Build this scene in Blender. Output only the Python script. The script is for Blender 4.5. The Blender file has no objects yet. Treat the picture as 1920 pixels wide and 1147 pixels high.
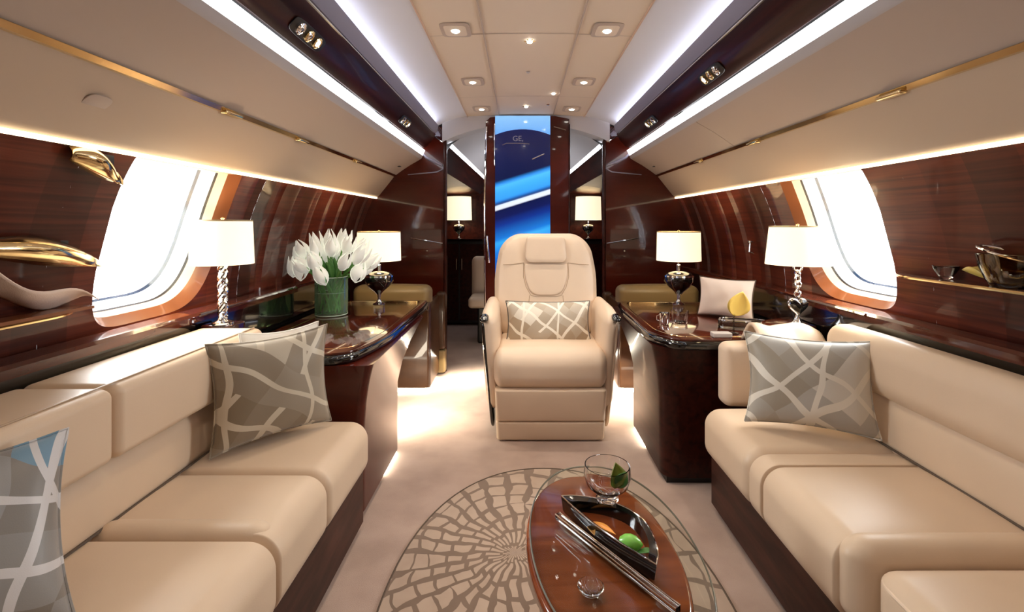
import bpy, bmesh, math, random
from mathutils import Vector, Matrix
random.seed(7)
C = bpy.context.scene.collection
PI = math.pi
X0 = 0.045            # cabin centre line
R_W, ZC = 1.28, 0.75  # fuselage lining circle

# ------------------------------------------------------------------ helpers
def link(o, parent=None):
    C.objects.link(o)
    if parent is not None: o.parent = parent
    return o
def mk(name, verts, faces, mat, parent=None, smooth=True, angle=40, merge=False):
    me = bpy.data.meshes.new(name)
    me.from_pydata([tuple(v) for v in verts], [], faces)
    bm = bmesh.new(); bm.from_mesh(me)
    if merge: bmesh.ops.remove_doubles(bm, verts=bm.verts, dist=1e-5)
    bmesh.ops.recalc_face_normals(bm, faces=bm.faces)
    bm.to_mesh(me); bm.free()
    if smooth:
        me.shade_smooth()
        try: me.set_sharp_from_angle(angle=math.radians(angle))
        except Exception: pass
    mats = mat if isinstance(mat, (list, tuple)) else [mat]
    for m in mats: me.materials.append(m)
    return link(bpy.data.objects.new(name, me), parent)
def tag(o, label=None, cat=None, group=None, kind=None):
    if label: o['label'] = label
    if cat: o['category'] = cat
    if group: o['group'] = group
    if kind: o['kind'] = kind
    return o
def thing(name, loc, label, cat, group=None, rz=0, kind=None):
    o = bpy.data.objects.new(name, None); o.empty_display_size = .05
    o.location = loc; o.rotation_euler = (0, 0, rz)
    link(o); return tag(o, label, cat, group, kind)
class MB:
    def __init__(s): s.v = []; s.f = []
    def add(s, v, f, M=None):
        n = len(s.v)
        s.v += [tuple(M @ Vector(p)) if M is not None else tuple(p) for p in v]
        s.f += [tuple(i + n for i in q) for q in f]
        return s
    def build(s, name, mat, parent=None, **k): return mk(name, s.v, s.f, mat, parent, **k)

def soft(c, h, r, puff=(0, 0, 0), k=5, m=6, fn=None):
    """rounded box with elliptical corner radii r, domed by puff"""
    r = [min(r[i], h[i] * .999) for i in range(3)]
    def line(i):
        out = []
        for j in range(k): out.append((-1, math.tan((1 - j / k) * PI / 4)))
        for j in range(m + 1): out.append((0, -1 + 2 * j / m))
        for j in range(1, k + 1): out.append((1, math.tan(j / k * PI / 4)))
        return out
    L = [line(i) for i in range(3)]
    def pos(a, i):
        z, t = a
        inner = h[i] - r[i]
        if z == 0: return inner * t, 0.0
        return inner * z, t * z
    V = []; F = []
    for ax in range(3):
        u, w = (ax + 1) % 3, (ax + 2) % 3
        for sg in (-1, 1):
            base = len(V); nu, nw = len(L[u]), len(L[w])
            for a in L[u]:
                for b in L[w]:
                    pu, du = pos(a, u); pw, dw = pos(b, w)
                    d = [0, 0, 0]; d[ax] = sg; d[u] = du; d[w] = dw
                    ln = math.sqrt(sum(q * q for q in d))
                    p = [0, 0, 0]
                    p[ax] = (h[ax] - r[ax]) * sg + r[ax] * d[ax] / ln
                    p[u] = pu + r[u] * du / ln; p[w] = pw + r[w] * dw / ln
                    n = [p[q] / h[q] for q in range(3)]
                    out = list(p)
                    for q in range(3):
                        if puff[q]:
                            a1, a2 = n[(q + 1) % 3], n[(q + 2) % 3]
                            out[q] += puff[q] * n[q] * max(0, 1 - a1 * a1) * max(0, 1 - a2 * a2)
                    V.append([out[q] + c[q] for q in range(3)])
            for i in range(nu - 1):
                for j in range(nw - 1):
                    a = base + i * nw + j
                    F.append((a, a + 1, a + nw + 1, a + nw))
    if fn: V = [fn(*p) for p in V]
    return V, F
def softobj(name, c, h, r, mat, parent=None, puff=(0, 0, 0), fn=None, k=5, m=6):
    v, f = soft(c, h, r, puff, k, m, fn)
    return mk(name, v, f, mat, parent, merge=True, angle=60)
def span(name, x0, x1, y0, y1, z0, z1, r, mat, parent=None, **kw):
    if not isinstance(r, (tuple, list)): r = (r, r, r)
    return softobj(name, ((x0+x1)/2, (y0+y1)/2, (z0+z1)/2), (abs(x1-x0)/2, abs(y1-y0)/2, abs(z1-z0)/2), r, mat, parent, **kw)
def boxvf(x0, x1, y0, y1, z0, z1):
    v = [(x, y, z) for x in (x0, x1) for y in (y0, y1) for z in (z0, z1)]
    f = [(0,1,3,2), (4,6,7,5), (0,4,5,1), (2,3,7,6), (0,2,6,4), (1,5,7,3)]
    return v, f
def box(name, x0, x1, y0, y1, z0, z1, mat, parent=None):
    v, f = boxvf(x0, x1, y0, y1, z0, z1); return mk(name, v, f, mat, parent, smooth=False)
def tubevf(pts, r, n=10, cap=True):
    pts = [Vector(p) for p in pts]; V = []; F = []
    N = len(pts); up = None
    for i, p in enumerate(pts):
        t = (pts[min(i+1, N-1)] - pts[max(i-1, 0)]).normalized()
        if up is None: up = t.orthogonal().normalized()
        up = (up - t * up.dot(t)).normalized(); b = t.cross(up)
        rr = r[i] if isinstance(r, (list, tuple)) else r
        for j in range(n):
            a = 2 * PI * j / n
            V.append(p + (up * math.cos(a) + b * math.sin(a)) * rr)
    for i in range(N - 1):
        for j in range(n):
            F.append((i*n+j, i*n+(j+1) % n, (i+1)*n+(j+1) % n, (i+1)*n+j))
    if cap: F.append(tuple(range(n))[::-1]); F.append(tuple((N-1)*n+j for j in range(n)))
    return V, F
def tube(name, pts, r, mat, parent=None, n=10):
    v, f = tubevf(pts, r, n); return mk(name, v, f, mat, parent)
def lathevf(prof, n=32, sx=1, sy=1, caps=True):
    V = []; F = []
    for (r, z) in prof:
        for j in range(n):
            a = 2 * PI * j / n; V.append((r*math.cos(a)*sx, r*math.sin(a)*sy, z))
    for i in range(len(prof) - 1):
        for j in range(n): F.append((i*n+j, i*n+(j+1) % n, (i+1)*n+(j+1) % n, (i+1)*n+j))
    if caps:
        if prof[0][0] > 1e-6: F.append(tuple(range(n))[::-1])
        if prof[-1][0] > 1e-6: F.append(tuple((len(prof)-1)*n+j for j in range(n)))
    return V, F
def lathe(name, prof, mat, parent=None, n=32, loc=None, sx=1, sy=1, caps=True):
    v, f = lathevf(prof, n, sx, sy, caps)
    if loc: v = [(a+loc[0], b+loc[1], c+loc[2]) for a, b, c in v]
    return mk(name, v, f, mat, parent, merge=True)
def extr(name, prof, y0, y1, mat, parent=None, smooth=True, angle=40, ny=1):
    """closed XZ profile pushed along Y"""
    n = len(prof); V = []; F = []
    for k in range(ny + 1):
        y = y0 + (y1 - y0) * k / ny
        V += [(x, y, z) for x, z in prof]
    for k in range(ny):
        for i in range(n):
            F.append((k*n+i, k*n+(i+1) % n, (k+1)*n+(i+1) % n, (k+1)*n+i))
    F.append(tuple(range(n))[::-1]); F.append(tuple(ny*n+i for i in range(n)))
    return mk(name, V, F, mat, parent, smooth=smooth, angle=angle)
def slabvf(outline, z0, z1, b=.0, seg=4):
    """polygon plate in XY with rounded rim"""
    n = len(outline); cx = sum(p[0] for p in outline)/n; cy = sum(p[1] for p in outline)/n
    # inward offset by normals
    def off(d):
        out = []
        for i in range(n):
            a = Vector(outline[i-1]); p = Vector(outline[i]); c = Vector(outline[(i+1) % n])
            t = (c - a).normalized(); nn = Vector((-t.y, t.x))
            out.append(p + nn * d)
        return out
    area = sum(outline[i][0]*outline[(i+1) % n][1]-outline[(i+1) % n][0]*outline[i][1] for i in range(n))
    sg = 1 if area > 0 else -1
    rings = []
    if b > 0:
        for k in range(seg + 1):
            a = PI/2 * k/seg; rings.append((off(sg*b*(1-math.sin(a))), z0 + b*(1-math.cos(a))))
        for k in range(seg + 1):
            a = PI/2 * k/seg; rings.append((off(sg*b*(1-math.cos(a))), z1 - b*(1-math.sin(a))))
    else: rings = [(off(0), z0), (off(0), z1)]
    V = []; F = []
    for o, z in rings: V += [(p[0], p[1], z) for p in o]
    for k in range(len(rings)-1):
        for i in range(n): F.append((k*n+i, k*n+(i+1) % n, (k+1)*n+(i+1) % n, (k+1)*n+i))
    F.append(tuple(range(n))[::-1]); F.append(tuple((len(rings)-1)*n+i for i in range(n)))
    return V, F
def slab(name, outline, z0, z1, mat, parent=None, b=0., seg=4, **k):
    v, f = slabvf(outline, z0, z1, b, seg); return mk(name, v, f, mat, parent, **k)
def roundpoly(pts, radii, seg=7):
    out = []; n = len(pts)
    for i in range(n):
        p = Vector(pts[i]); a = Vector(pts[i-1]); c = Vector(pts[(i+1) % n]); r = radii[i]
        d1 = (a-p).normalized(); d2 = (c-p).normalized()
        if r <= 0: out.append(tuple(p)); continue
        s = p + d1*r; e = p + d2*r
        for k in range(seg+1):
            t = k/seg; q = s*(1-t)**2 + p*2*t*(1-t) + e*t*t; out.append(tuple(q))
    return out
def ring(cx, cy, a, b, n=48, e=2.0, rot=0):
    out = []
    for i in range(n):
        t = 2*PI*i/n; c, s = math.cos(t), math.sin(t)
        x = a*math.copysign(abs(c)**(2/e), c); y = b*math.copysign(abs(s)**(2/e), s)
        out.append((cx + x*math.cos(rot) - y*math.sin(rot), cy + x*math.sin(rot) + y*math.cos(rot)))
    return out
def basis(o, centre, right, up):
    r = Vector(right).normalized(); u = Vector(up); u = (u - r*u.dot(r)).normalized(); n = r.cross(u)
    M = Matrix.Identity(4)
    for i in range(3): M[i][0] = r[i]; M[i][1] = u[i]; M[i][2] = n[i]; M[i][3] = centre[i]
    o.matrix_world = M; return o

# ------------------------------------------------------------------ materials
def newmat(name):
    m = bpy.data.materials.new(name); m.use_nodes = True
    nt = m.node_tree; return m, nt, nt.nodes['Principled BSDF']
def setp(p, **k):
    for a, b in k.items():
        a = a.replace('_', ' ')
        if a in p.inputs: p.inputs[a].default_value = b
def plain(name, col, rough=.5, metal=0, coat=0, spec=.5, emit=None, es=0, bump=0, bscale=200, coatr=.03):
    m, nt, p = newmat(name)
    setp(p, Base_Color=(*col, 1), Roughness=rough, Metallic=metal, Coat_Weight=coat, Coat_Roughness=coatr, Specular_IOR_Level=spec)
    if emit: setp(p, Emission_Color=(*emit, 1), Emission_Strength=es)
    tc = nt.nodes.new('ShaderNodeTexCoord')
    no = nt.nodes.new('ShaderNodeTexNoise'); no.inputs['Scale'].default_value = bscale; no.inputs['Detail'].default_value = 3
    nt.links.new(tc.outputs['Object'], no.inputs['Vector'])
    if bump:
        b = nt.nodes.new('ShaderNodeBump'); b.inputs['Strength'].default_value = bump; b.inputs['Distance'].default_value = .002
        nt.links.new(no.outputs['Fac'], b.inputs['Height']); nt.links.new(b.outputs['Normal'], p.inputs['Normal'])
    else:
        mp = nt.nodes.new('ShaderNodeMapRange'); mp.inputs['To Min'].default_value = max(0, rough*.9); mp.inputs['To Max'].default_value = min(1, rough*1.1)
        nt.links.new(no.outputs['Fac'], mp.inputs['Value']); nt.links.new(mp.outputs['Result'], p.inputs['Roughness'])
    return m
def wood(name, c1, c2, scale=(40, 3, 3), rough=.3, coat=.5, bands=None, spec=.18):
    m, nt, p = newmat(name); N = nt.nodes; L = nt.links
    tc = N.new('ShaderNodeTexCoord'); mp = N.new('ShaderNodeMapping'); mp.inputs['Scale'].default_value = scale
    L.new(tc.outputs['Object'], mp.inputs['Vector'])
    n1 = N.new('ShaderNodeTexNoise'); n1.inputs['Scale'].default_value = 1.0; n1.inputs['Detail'].default_value = 6; n1.inputs['Distortion'].default_value = .6
    L.new(mp.outputs['Vector'], n1.inputs['Vector'])
    cr = N.new('ShaderNodeValToRGB'); cr.color_ramp.elements[0].position = .32; cr.color_ramp.elements[1].position = .7
    cr.color_ramp.elements[0].color = (*c1, 1); cr.color_ramp.elements[1].color = (*c2, 1)
    L.new(n1.outputs['Fac'], cr.inputs['Fac'])
    last = cr.outputs['Color']
    if bands:
        sp = N.new('ShaderNodeSeparateXYZ'); L.new(tc.outputs['Object'], sp.inputs['Vector'])
        fl = N.new('ShaderNodeMath'); fl.operation = 'SNAP'; fl.inputs[1].default_value = bands
        L.new(sp.outputs['Y'], fl.inputs[0])
        wn = N.new('ShaderNodeTexWhiteNoise'); wn.noise_dimensions = '1D'; L.new(fl.outputs[0], wn.inputs['W'])
        mr = N.new('ShaderNodeMapRange'); mr.inputs['To Min'].default_value = .6; mr.inputs['To Max'].default_value = 1.55
        L.new(wn.outputs['Value'], mr.inputs['Value'])
        mx = N.new('ShaderNodeVectorMath'); mx.operation = 'SCALE'; L.new(last, mx.inputs[0]); L.new(mr.outputs['Result'], mx.inputs['Scale'])
        last = mx.outputs['Vector']
    L.new(last, p.inputs['Base Color'])
    setp(p, Roughness=rough, Coat_Weight=coat, Coat_Roughness=.04, Specular_IOR_Level=spec)
    return m
def emis(name, col, s):
    m = bpy.data.materials.new(name); m.use_nodes = True; nt = m.node_tree; nt.nodes.clear()
    o = nt.nodes.new('ShaderNodeOutputMaterial'); e = nt.nodes.new('ShaderNodeEmission')
    e.inputs['Color'].default_value = (*col, 1); e.inputs['Strength'].default_value = s
    nt.links.new(e.outputs[0], o.inputs['Surface']); return m
def leather(name, col, rough=.42):
    m, nt, p = newmat(name); N = nt.nodes; L = nt.links
    tc = N.new('ShaderNodeTexCoord')
    v = N.new('ShaderNodeTexVoronoi'); v.inputs['Scale'].default_value = 420; L.new(tc.outputs['Object'], v.inputs['Vector'])
    b = N.new('ShaderNodeBump'); b.inputs['Strength'].default_value = .12; b.inputs['Distance'].default_value = .0006
    n2 = N.new('ShaderNodeTexNoise'); n2.inputs['Scale'].default_value = 6; L.new(tc.outputs['Object'], n2.inputs['Vector'])
    b2 = N.new('ShaderNodeBump'); b2.inputs['Strength'].default_value = .25; b2.inputs['Distance'].default_value = .01
    L.new(n2.outputs['Fac'], b2.inputs['Height']); L.new(b2.outputs['Normal'], b.inputs['Normal'])
    L.new(v.outputs['Distance'], b.inputs['Height']); L.new(b.outputs['Normal'], p.inputs['Normal'])
    cr = N.new('ShaderNodeValToRGB'); cr.color_ramp.elements[0].color = (*[c*.93 for c in col], 1); cr.color_ramp.elements[1].color = (*[min(1, c*1.05) for c in col], 1)
    L.new(n2.outputs['Fac'], cr.inputs['Fac']); L.new(cr.outputs['Color'], p.inputs['Base Color'])
    setp(p, Roughness=rough, Specular_IOR_Level=.45, Sheen_Weight=.05); return m
def glassmat(name, col=(1, 1, 1), rough=0.0, ior=1.45):
    m, nt, p = newmat(name)
    setp(p, Base_Color=(*col, 1), Roughness=rough, Transmission_Weight=1.0, IOR=ior); return m
def thinglass(name, tint=(.97, 1, .99), refl=.12, milk=None):
    m = bpy.data.materials.new(name); m.use_nodes = True; nt = m.node_tree; nt.nodes.clear(); N = nt.nodes; L = nt.links
    o = N.new('ShaderNodeOutputMaterial'); t = N.new('ShaderNodeBsdfTransparent'); g = N.new('ShaderNodeBsdfGlossy'); x = N.new('ShaderNodeMixShader')
    lw = N.new('ShaderNodeLayerWeight'); lw.inputs['Blend'].default_value = refl; g.inputs['Roughness'].default_value = .02
    t.inputs['Color'].default_value = (*tint, 1)
    L.new(lw.outputs['Fresnel'], x.inputs['Fac']); L.new(t.outputs[0], x.inputs[1]); L.new(g.outputs[0], x.inputs[2]); L.new(x.outputs[0], o.inputs['Surface'])
    if milk:
        d = N.new('ShaderNodeBsdfTranslucent'); d.inputs['Color'].default_value = (*milk, 1); y = N.new('ShaderNodeMixShader'); y.inputs['Fac'].default_value = .14
        d2 = N.new('ShaderNodeBsdfDiffuse'); d2.inputs['Color'].default_value = (*milk, 1); z = N.new('ShaderNodeMixShader')
        L.new(d.outputs[0], z.inputs[1]); L.new(d2.outputs[0], z.inputs[2])
        L.new(x.outputs[0], y.inputs[1]); L.new(z.outputs[0], y.inputs[2]); L.new(y.outputs[0], o.inputs['Surface'])
    return m

M = {}
M['mahog'] = wood('mahogany_gloss', (.042, .0042, .0022), (.080, .0095, .004), (2, 2, 8), rough=.25, coat=.42)
M['mahogx'] = wood('mahogany_gloss_table', (.030, .005, .003), (.10, .020, .008), (14, 2.2, 14), rough=.12, coat=.8)
M['oval'] = wood('oval_table_veneer', (.12, .022, .006), (.27, .065, .018), (3, 22, 3), rough=.15, coat=.5)
M['base'] = wood('sofa_base_veneer', (.022, .006, .004), (.075, .024, .016), (6, 4, 24), rough=.45, coat=.12)
M['wall'] = wood('wall_veneer', (.046, .0075, .0042), (.110, .022, .010), (4, 2.2, 70), rough=.35, coat=.3, bands=.145)
M['brown'] = wood('brown_panel', (.030, .012, .005), (.055, .024, .010), (6, 6, 12), rough=.35, coat=.3)
M['black'] = plain('black_lacquer', (.004, .0035, .0035), .08, coat=1)
M['rail'] = wood('rail_veneer', (.014, .002, .0015), (.045, .0075, .004), (30, 2, 30), rough=.35, coat=.12)
M['purple'] = plain('grey_violet_trim', (.21, .19, .25), .45)
M['cream'] = leather('cream_leather', (.66, .50, .355))
M['cream2'] = leather('pale_cream_leather', (.74, .575, .43))
M['olive'] = leather('olive_brown_leather', (.17, .115, .045))
M['white_cloth'] = plain('white_cloth', (.80, .76, .70), .85, bump=.3, bscale=500)
M['pinkcloth'] = plain('blush_cloth', (.78, .64, .55), .85, bump=.3, bscale=500)
M['bin'] = plain('bin_lining', (.46, .365, .30), .55, bump=.08, bscale=700)
M['binlow'] = plain('bin_lining_lower', (.52, .395, .285), .5, bump=.08, bscale=700)
M['ceil'] = plain('ceiling_lining', (.70, .58, .46), .6, bump=.05, bscale=500)
M['cove'] = plain('cove_lining', (.66, .66, .70), .6)
M['grey'] = plain('grey_lining', (.46, .43, .43), .5)
M['seam'] = plain('seam_dark', (.09, .06, .04), .7)
M['piping'] = leather('piping_leather', (.42, .29, .18))
M['chrome'] = plain('polished_chrome', (.85, .85, .86), .06, metal=1)
M['brass'] = plain('polished_brass', (.80, .62, .33), .13, metal=1)
M['dark'] = plain('near_black', (.008, .006, .006), .4)
M['shade'] = plain('lamp_shade_linen', (.85, .78, .62), .8, emit=(1, .80, .55), es=1.15, bump=.2, bscale=400)
M['shadetrim'] = plain('lamp_shade_trim', (.5, .38, .2), .5)
M['strip'] = emis('cool_light_strip', (.95, .97, 1), 7)
M['cool'] = emis('cove_light_strip', (.78, .82, 1), 16)
M['warm'] = emis('warm_edge_light', (1, .80, .52), 5)
M['spot'] = emis('downlight_lens', (1, .93, .82), 30)
M['floorled'] = emis('floor_light_strip', (1, .90, .72), 14)
M['glass'] = thinglass('clear_glass', (.96, .98, .96), .10)
M['clear'] = glassmat('solid_clear_glass')
M['smoke'] = glassmat('smoky_glass', (.35, .33, .30))
M['vase'] = thinglass('green_tint_glass', (.84, .96, .88), .14, milk=(.70, .90, .70))
M['water'] = thinglass('vase_water', (.90, .97, .86), .06)
M['pane'] = thinglass('window_pane')
M['stem'] = plain('stem_green', (.11, .30, .05), .5)
M['leaf'] = plain('leaf_green', (.09, .26, .06), .4)
M['petal'] = plain('petal_white_glow', (.92, .92, .84), .55, emit=(1, 1, .9), es=.22)  # slight emission added so the petals look whiter
M['yellow'] = plain('yellow_leaf', (.72, .52, .12), .4)
M['lime'] = plain('lime_bud', (.18, .50, .06), .35, coat=.3)
M['orange'] = plain('orange_petal', (.75, .30, .04), .4)
M['amber'] = plain('amber_leaf', (.40, .20, .04), .4)
M['peach'] = plain('peach_reveal', (.62, .42, .30), .3, coat=.3)
M['copper'] = plain('copper_reveal', (.20, .065, .022), .25, coat=.4)
M['reveal'] = plain('white_reveal', (.85, .86, .92), .25, coat=.4)
M['navy'] = plain('navy_seal', (.01, .035, .09), .2, coat=.6)

def carpet():
    m, nt, p = newmat('carpet'); N = nt.nodes; L = nt.links
    tc = N.new('ShaderNodeTexCoord'); n1 = N.new('ShaderNodeTexNoise'); n1.inputs['Scale'].default_value = 5; n1.inputs['Detail'].default_value = 4
    n2 = N.new('ShaderNodeTexNoise'); n2.inputs['Scale'].default_value = 420; n2.inputs['Detail'].default_value = 2
    L.new(tc.outputs['Object'], n1.inputs['Vector']); L.new(tc.outputs['Object'], n2.inputs['Vector'])
    cr = N.new('ShaderNodeValToRGB'); cr.color_ramp.elements[0].position = .35; cr.color_ramp.elements[1].position = .65
    cr.color_ramp.elements[0].color = (.40, .285, .235, 1); cr.color_ramp.elements[1].color = (.50, .37, .31, 1)
    L.new(n1.outputs['Fac'], cr.inputs['Fac']); L.new(cr.outputs['Color'], p.inputs['Base Color'])
    b = N.new('ShaderNodeBump'); b.inputs['Strength'].default_value = .5; b.inputs['Distance'].default_value = .003
    L.new(n2.outputs['Fac'], b.inputs['Height']); L.new(b.outputs['Normal'], p.inputs['Normal'])
    setp(p, Roughness=.95, Sheen_Weight=.25, Specular_IOR_Level=.1); return m
M['carpet'] = carpet()

def nmath(nt, op, a, b=None, c=None):
    n = nt.nodes.new('ShaderNodeMath'); n.operation = op
    for i, v in enumerate((a, b, c)):
        if v is None: continue
        if isinstance(v, (int, float)): n.inputs[i].default_value = v
        else: nt.links.new(v, n.inputs[i])
    return n.outputs[0]
def nmix(nt, fac, a, b):
    n = nt.nodes.new('ShaderNodeMix'); n.data_type = 'RGBA'
    for i, v in ((0, fac), (6, a), (7, b)):
        if isinstance(v, tuple): n.inputs[i].default_value = (*v, 1) if len(v) == 3 else v
        elif isinstance(v, (int, float)): n.inputs[i].default_value = v
        else: nt.links.new(v, n.inputs[i])
    return n.outputs[2]
def rug_mat():
    m, nt, p = newmat('carved_rug'); N = nt.nodes; L = nt.links
    tc = N.new('ShaderNodeTexCoord')
    no = N.new('ShaderNodeTexNoise'); no.inputs['Scale'].default_value = 5; L.new(tc.outputs['Object'], no.inputs['Vector'])
    sub = N.new('ShaderNodeVectorMath'); sub.operation = 'SUBTRACT'; L.new(no.outputs['Color'], sub.inputs[0]); sub.inputs[1].default_value = (.5, .5, .5)
    sc = N.new('ShaderNodeVectorMath'); sc.operation = 'SCALE'; sc.inputs['Scale'].default_value = .10; L.new(sub.outputs[0], sc.inputs[0])
    ad = N.new('ShaderNodeVectorMath'); L.new(tc.outputs['Object'], ad.inputs[0]); L.new(sc.outputs[0], ad.inputs[1])
    sp = N.new('ShaderNodeSeparateXYZ'); L.new(ad.outputs[0], sp.inputs[0])
    x = nmath(nt, 'ADD', sp.outputs['X'], .115); y = nmath(nt, 'ADD', sp.outputs['Y'], -.22)
    ang = nmath(nt, 'ARCTAN2', y, x)
    rr = nmath(nt, 'SQRT', nmath(nt, 'ADD', nmath(nt, 'MULTIPLY', x, x), nmath(nt, 'MULTIPLY', nmath(nt, 'MULTIPLY', y, y), .55)))
    spoke = nmath(nt, 'MULTIPLY', ang, 30/(2*PI))
    sf = nmath(nt, 'ABSOLUTE', nmath(nt, 'SUBTRACT', nmath(nt, 'FRACT', spoke), .5))      # .5 at the spoke
    sd = nmath(nt, 'MULTIPLY', nmath(nt, 'SUBTRACT', .5, sf), nmath(nt, 'MULTIPLY', rr, 2*PI/30))
    # rings shifted per sector so that the blocks stagger
    wn = N.new('ShaderNodeTexWhiteNoise'); wn.noise_dimensions = '1D'; L.new(nmath(nt, 'FLOOR', spoke), wn.inputs['W'])
    rg = nmath(nt, 'ADD', nmath(nt, 'MULTIPLY', rr, 17), nmath(nt, 'MULTIPLY', wn.outputs['Value'], .6))
    rf = nmath(nt, 'MULTIPLY', nmath(nt, 'SUBTRACT', .5, nmath(nt, 'ABSOLUTE', nmath(nt, 'SUBTRACT', nmath(nt, 'FRACT', rg), .5))), 1/17)
    n3 = N.new('ShaderNodeTexNoise'); n3.inputs['Scale'].default_value = 9; L.new(tc.outputs['Object'], n3.inputs['Vector'])
    wid = nmath(nt, 'MULTIPLY', nmath(nt, 'SUBTRACT', n3.outputs['Fac'], .26), .036)
    g1 = nmath(nt, 'LESS_THAN', sd, nmath(nt, 'MINIMUM', nmath(nt, 'MULTIPLY', wid, 1.15), nmath(nt, 'MULTIPLY', rr, .045))); g2 = nmath(nt, 'LESS_THAN', rf, nmath(nt, 'MULTIPLY', wid, .62))
    g = nmath(nt, 'MAXIMUM', g1, g2)
    cell = N.new('ShaderNodeTexNoise'); cell.inputs['Scale'].default_value = 12; L.new(tc.outputs['Object'], cell.inputs['Vector'])
    light = nmix(nt, cell.outputs['Fac'], (.40, .29, .22), (.55, .43, .345))
    dark = nmix(nt, n3.outputs['Fac'], (.17, .115, .085), (.26, .185, .14))
    L.new(nmix(nt, g, light, dark), p.inputs['Base Color'])
    b = N.new('ShaderNodeBump'); b.inputs['Strength'].default_value = .6; b.inputs['Distance'].default_value = .006; b.invert = True
    L.new(g, b.inputs['Height']); L.new(b.outputs['Normal'], p.inputs['Normal'])
    setp(p, Roughness=.9, Specular_IOR_Level=.15, Sheen_Weight=.2); return m
M['rug'] = rug_mat()

def pillow_mat(name, base1, base2, band, rot=.6, sc=1.0, seed=0, extra=None):
    """woven satin with broad pale ribbons crossing over taupe patches"""
    m, nt, p = newmat(name); N = nt.nodes; L = nt.links
    tc = N.new('ShaderNodeTexCoord')
    mp = N.new('ShaderNodeMapping'); mp.inputs['Rotation'].default_value = (0, 0, rot); mp.inputs['Location'].default_value = (seed*.37, seed*.21, 0)
    mp.inputs['Scale'].default_value = (sc, sc, sc)
    L.new(tc.outputs['Object'], mp.inputs['Vector'])
    no = N.new('ShaderNodeTexNoise'); no.inputs['Scale'].default_value = 8.0; no.inputs['Detail'].default_value = 0; L.new(mp.outputs[0], no.inputs['Vector'])
    sub = N.new('ShaderNodeVectorMath'); sub.operation = 'SUBTRACT'; L.new(no.outputs['Color'], sub.inputs[0]); sub.inputs[1].default_value = (.5, .5, .5)
    scl = N.new('ShaderNodeVectorMath'); scl.operation = 'SCALE'; scl.inputs['Scale'].default_value = .05; L.new(sub.outputs[0], scl.inputs[0])
    ad = N.new('ShaderNodeVectorMath'); L.new(mp.outputs[0], ad.inputs[0]); L.new(scl.outputs[0], ad.inputs[1])
    sp = N.new('ShaderNodeSeparateXYZ'); L.new(ad.outputs[0], sp.inputs[0]); X, Y = sp.outputs['X'], sp.outputs['Y']
    def fam(a, b, freq, width, off):
        q = nmath(nt, 'ADD', nmath(nt, 'ADD', nmath(nt, 'MULTIPLY', X, a*freq), nmath(nt, 'MULTIPLY', Y, b*freq)), off)
        d = nmath(nt, 'ABSOLUTE', nmath(nt, 'SUBTRACT', nmath(nt, 'FRACT', q), .5))
        return nmath(nt, 'LESS_THAN', d, width), nmath(nt, 'FLOOR', q)
    f1, i1 = fam(1, .12, 8.5, .062, .2); f2, i2 = fam(-.18, 1, 9.2, .062, .45); f3, i3 = fam(.72, .70, 5.2, .030, .1)
    cmb = N.new('ShaderNodeCombineXYZ'); L.new(i1, cmb.inputs[0]); L.new(i2, cmb.inputs[1])
    wn = N.new('ShaderNodeTexWhiteNoise'); L.new(cmb.outputs[0], wn.inputs['Vector'])
    # drop some ribbons cell by cell so they read as broken strokes
    w1 = N.new('ShaderNodeTexWhiteNoise'); w1.noise_dimensions = '2D'
    c1 = N.new('ShaderNodeCombineXYZ'); L.new(i2, c1.inputs[0]); L.new(f1, c1.inputs[1]); L.new(c1.outputs[0], w1.inputs['Vector'])
    base = nmix(nt, wn.outputs['Value'], base1, base2)
    hi = nmix(nt, nmath(nt, 'GREATER_THAN', wn.outputs['Value'], .80), base, extra if extra else band)
    hi = nmix(nt, .55, base, hi) if not extra else hi
    keep = nmath(nt, 'GREATER_THAN', w1.outputs['Value'], .15)
    g = nmath(nt, 'MAXIMUM', nmath(nt, 'MAXIMUM', nmath(nt, 'MULTIPLY', f1, keep), f2), f3)
    L.new(nmix(nt, g, hi, band), p.inputs['Base Color'])
    wv = N.new('ShaderNodeTexNoise'); wv.inputs['Scale'].default_value = 600; L.new(tc.outputs['Object'], wv.inputs['Vector'])
    b = N.new('ShaderNodeBump'); b.inputs['Strength'].default_value = .15; b.inputs['Distance'].default_value = .001
    L.new(wv.outputs['Fac'], b.inputs['Height']); L.new(b.outputs['Normal'], p.inputs['Normal'])
    setp(p, Roughness=.42, Sheen_Weight=.3, Specular_IOR_Level=.4); return m
M['pil_l'] = pillow_mat('taupe_ribbon_fabric', (.20, .15, .095), (.34, .29, .23), (.56, .49, .38), .75, .82, 0)
M['pil_r'] = pillow_mat('silver_ribbon_fabric', (.33, .29, .23), (.46, .45, .43), (.72, .68, .60), .9, .82, 2)
M['pil_f'] = pillow_mat('grey_blue_ribbon_fabric', (.17, .14, .11), (.34, .34, .34), (.62, .60, .60), .4, 1, 4, extra=(.16, .28, .38))
M['pil_c'] = pillow_mat('chair_ribbon_fabric', (.34, .25, .16), (.52, .46, .38), (.80, .74, .63), .78, 1.0, 1)

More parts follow.
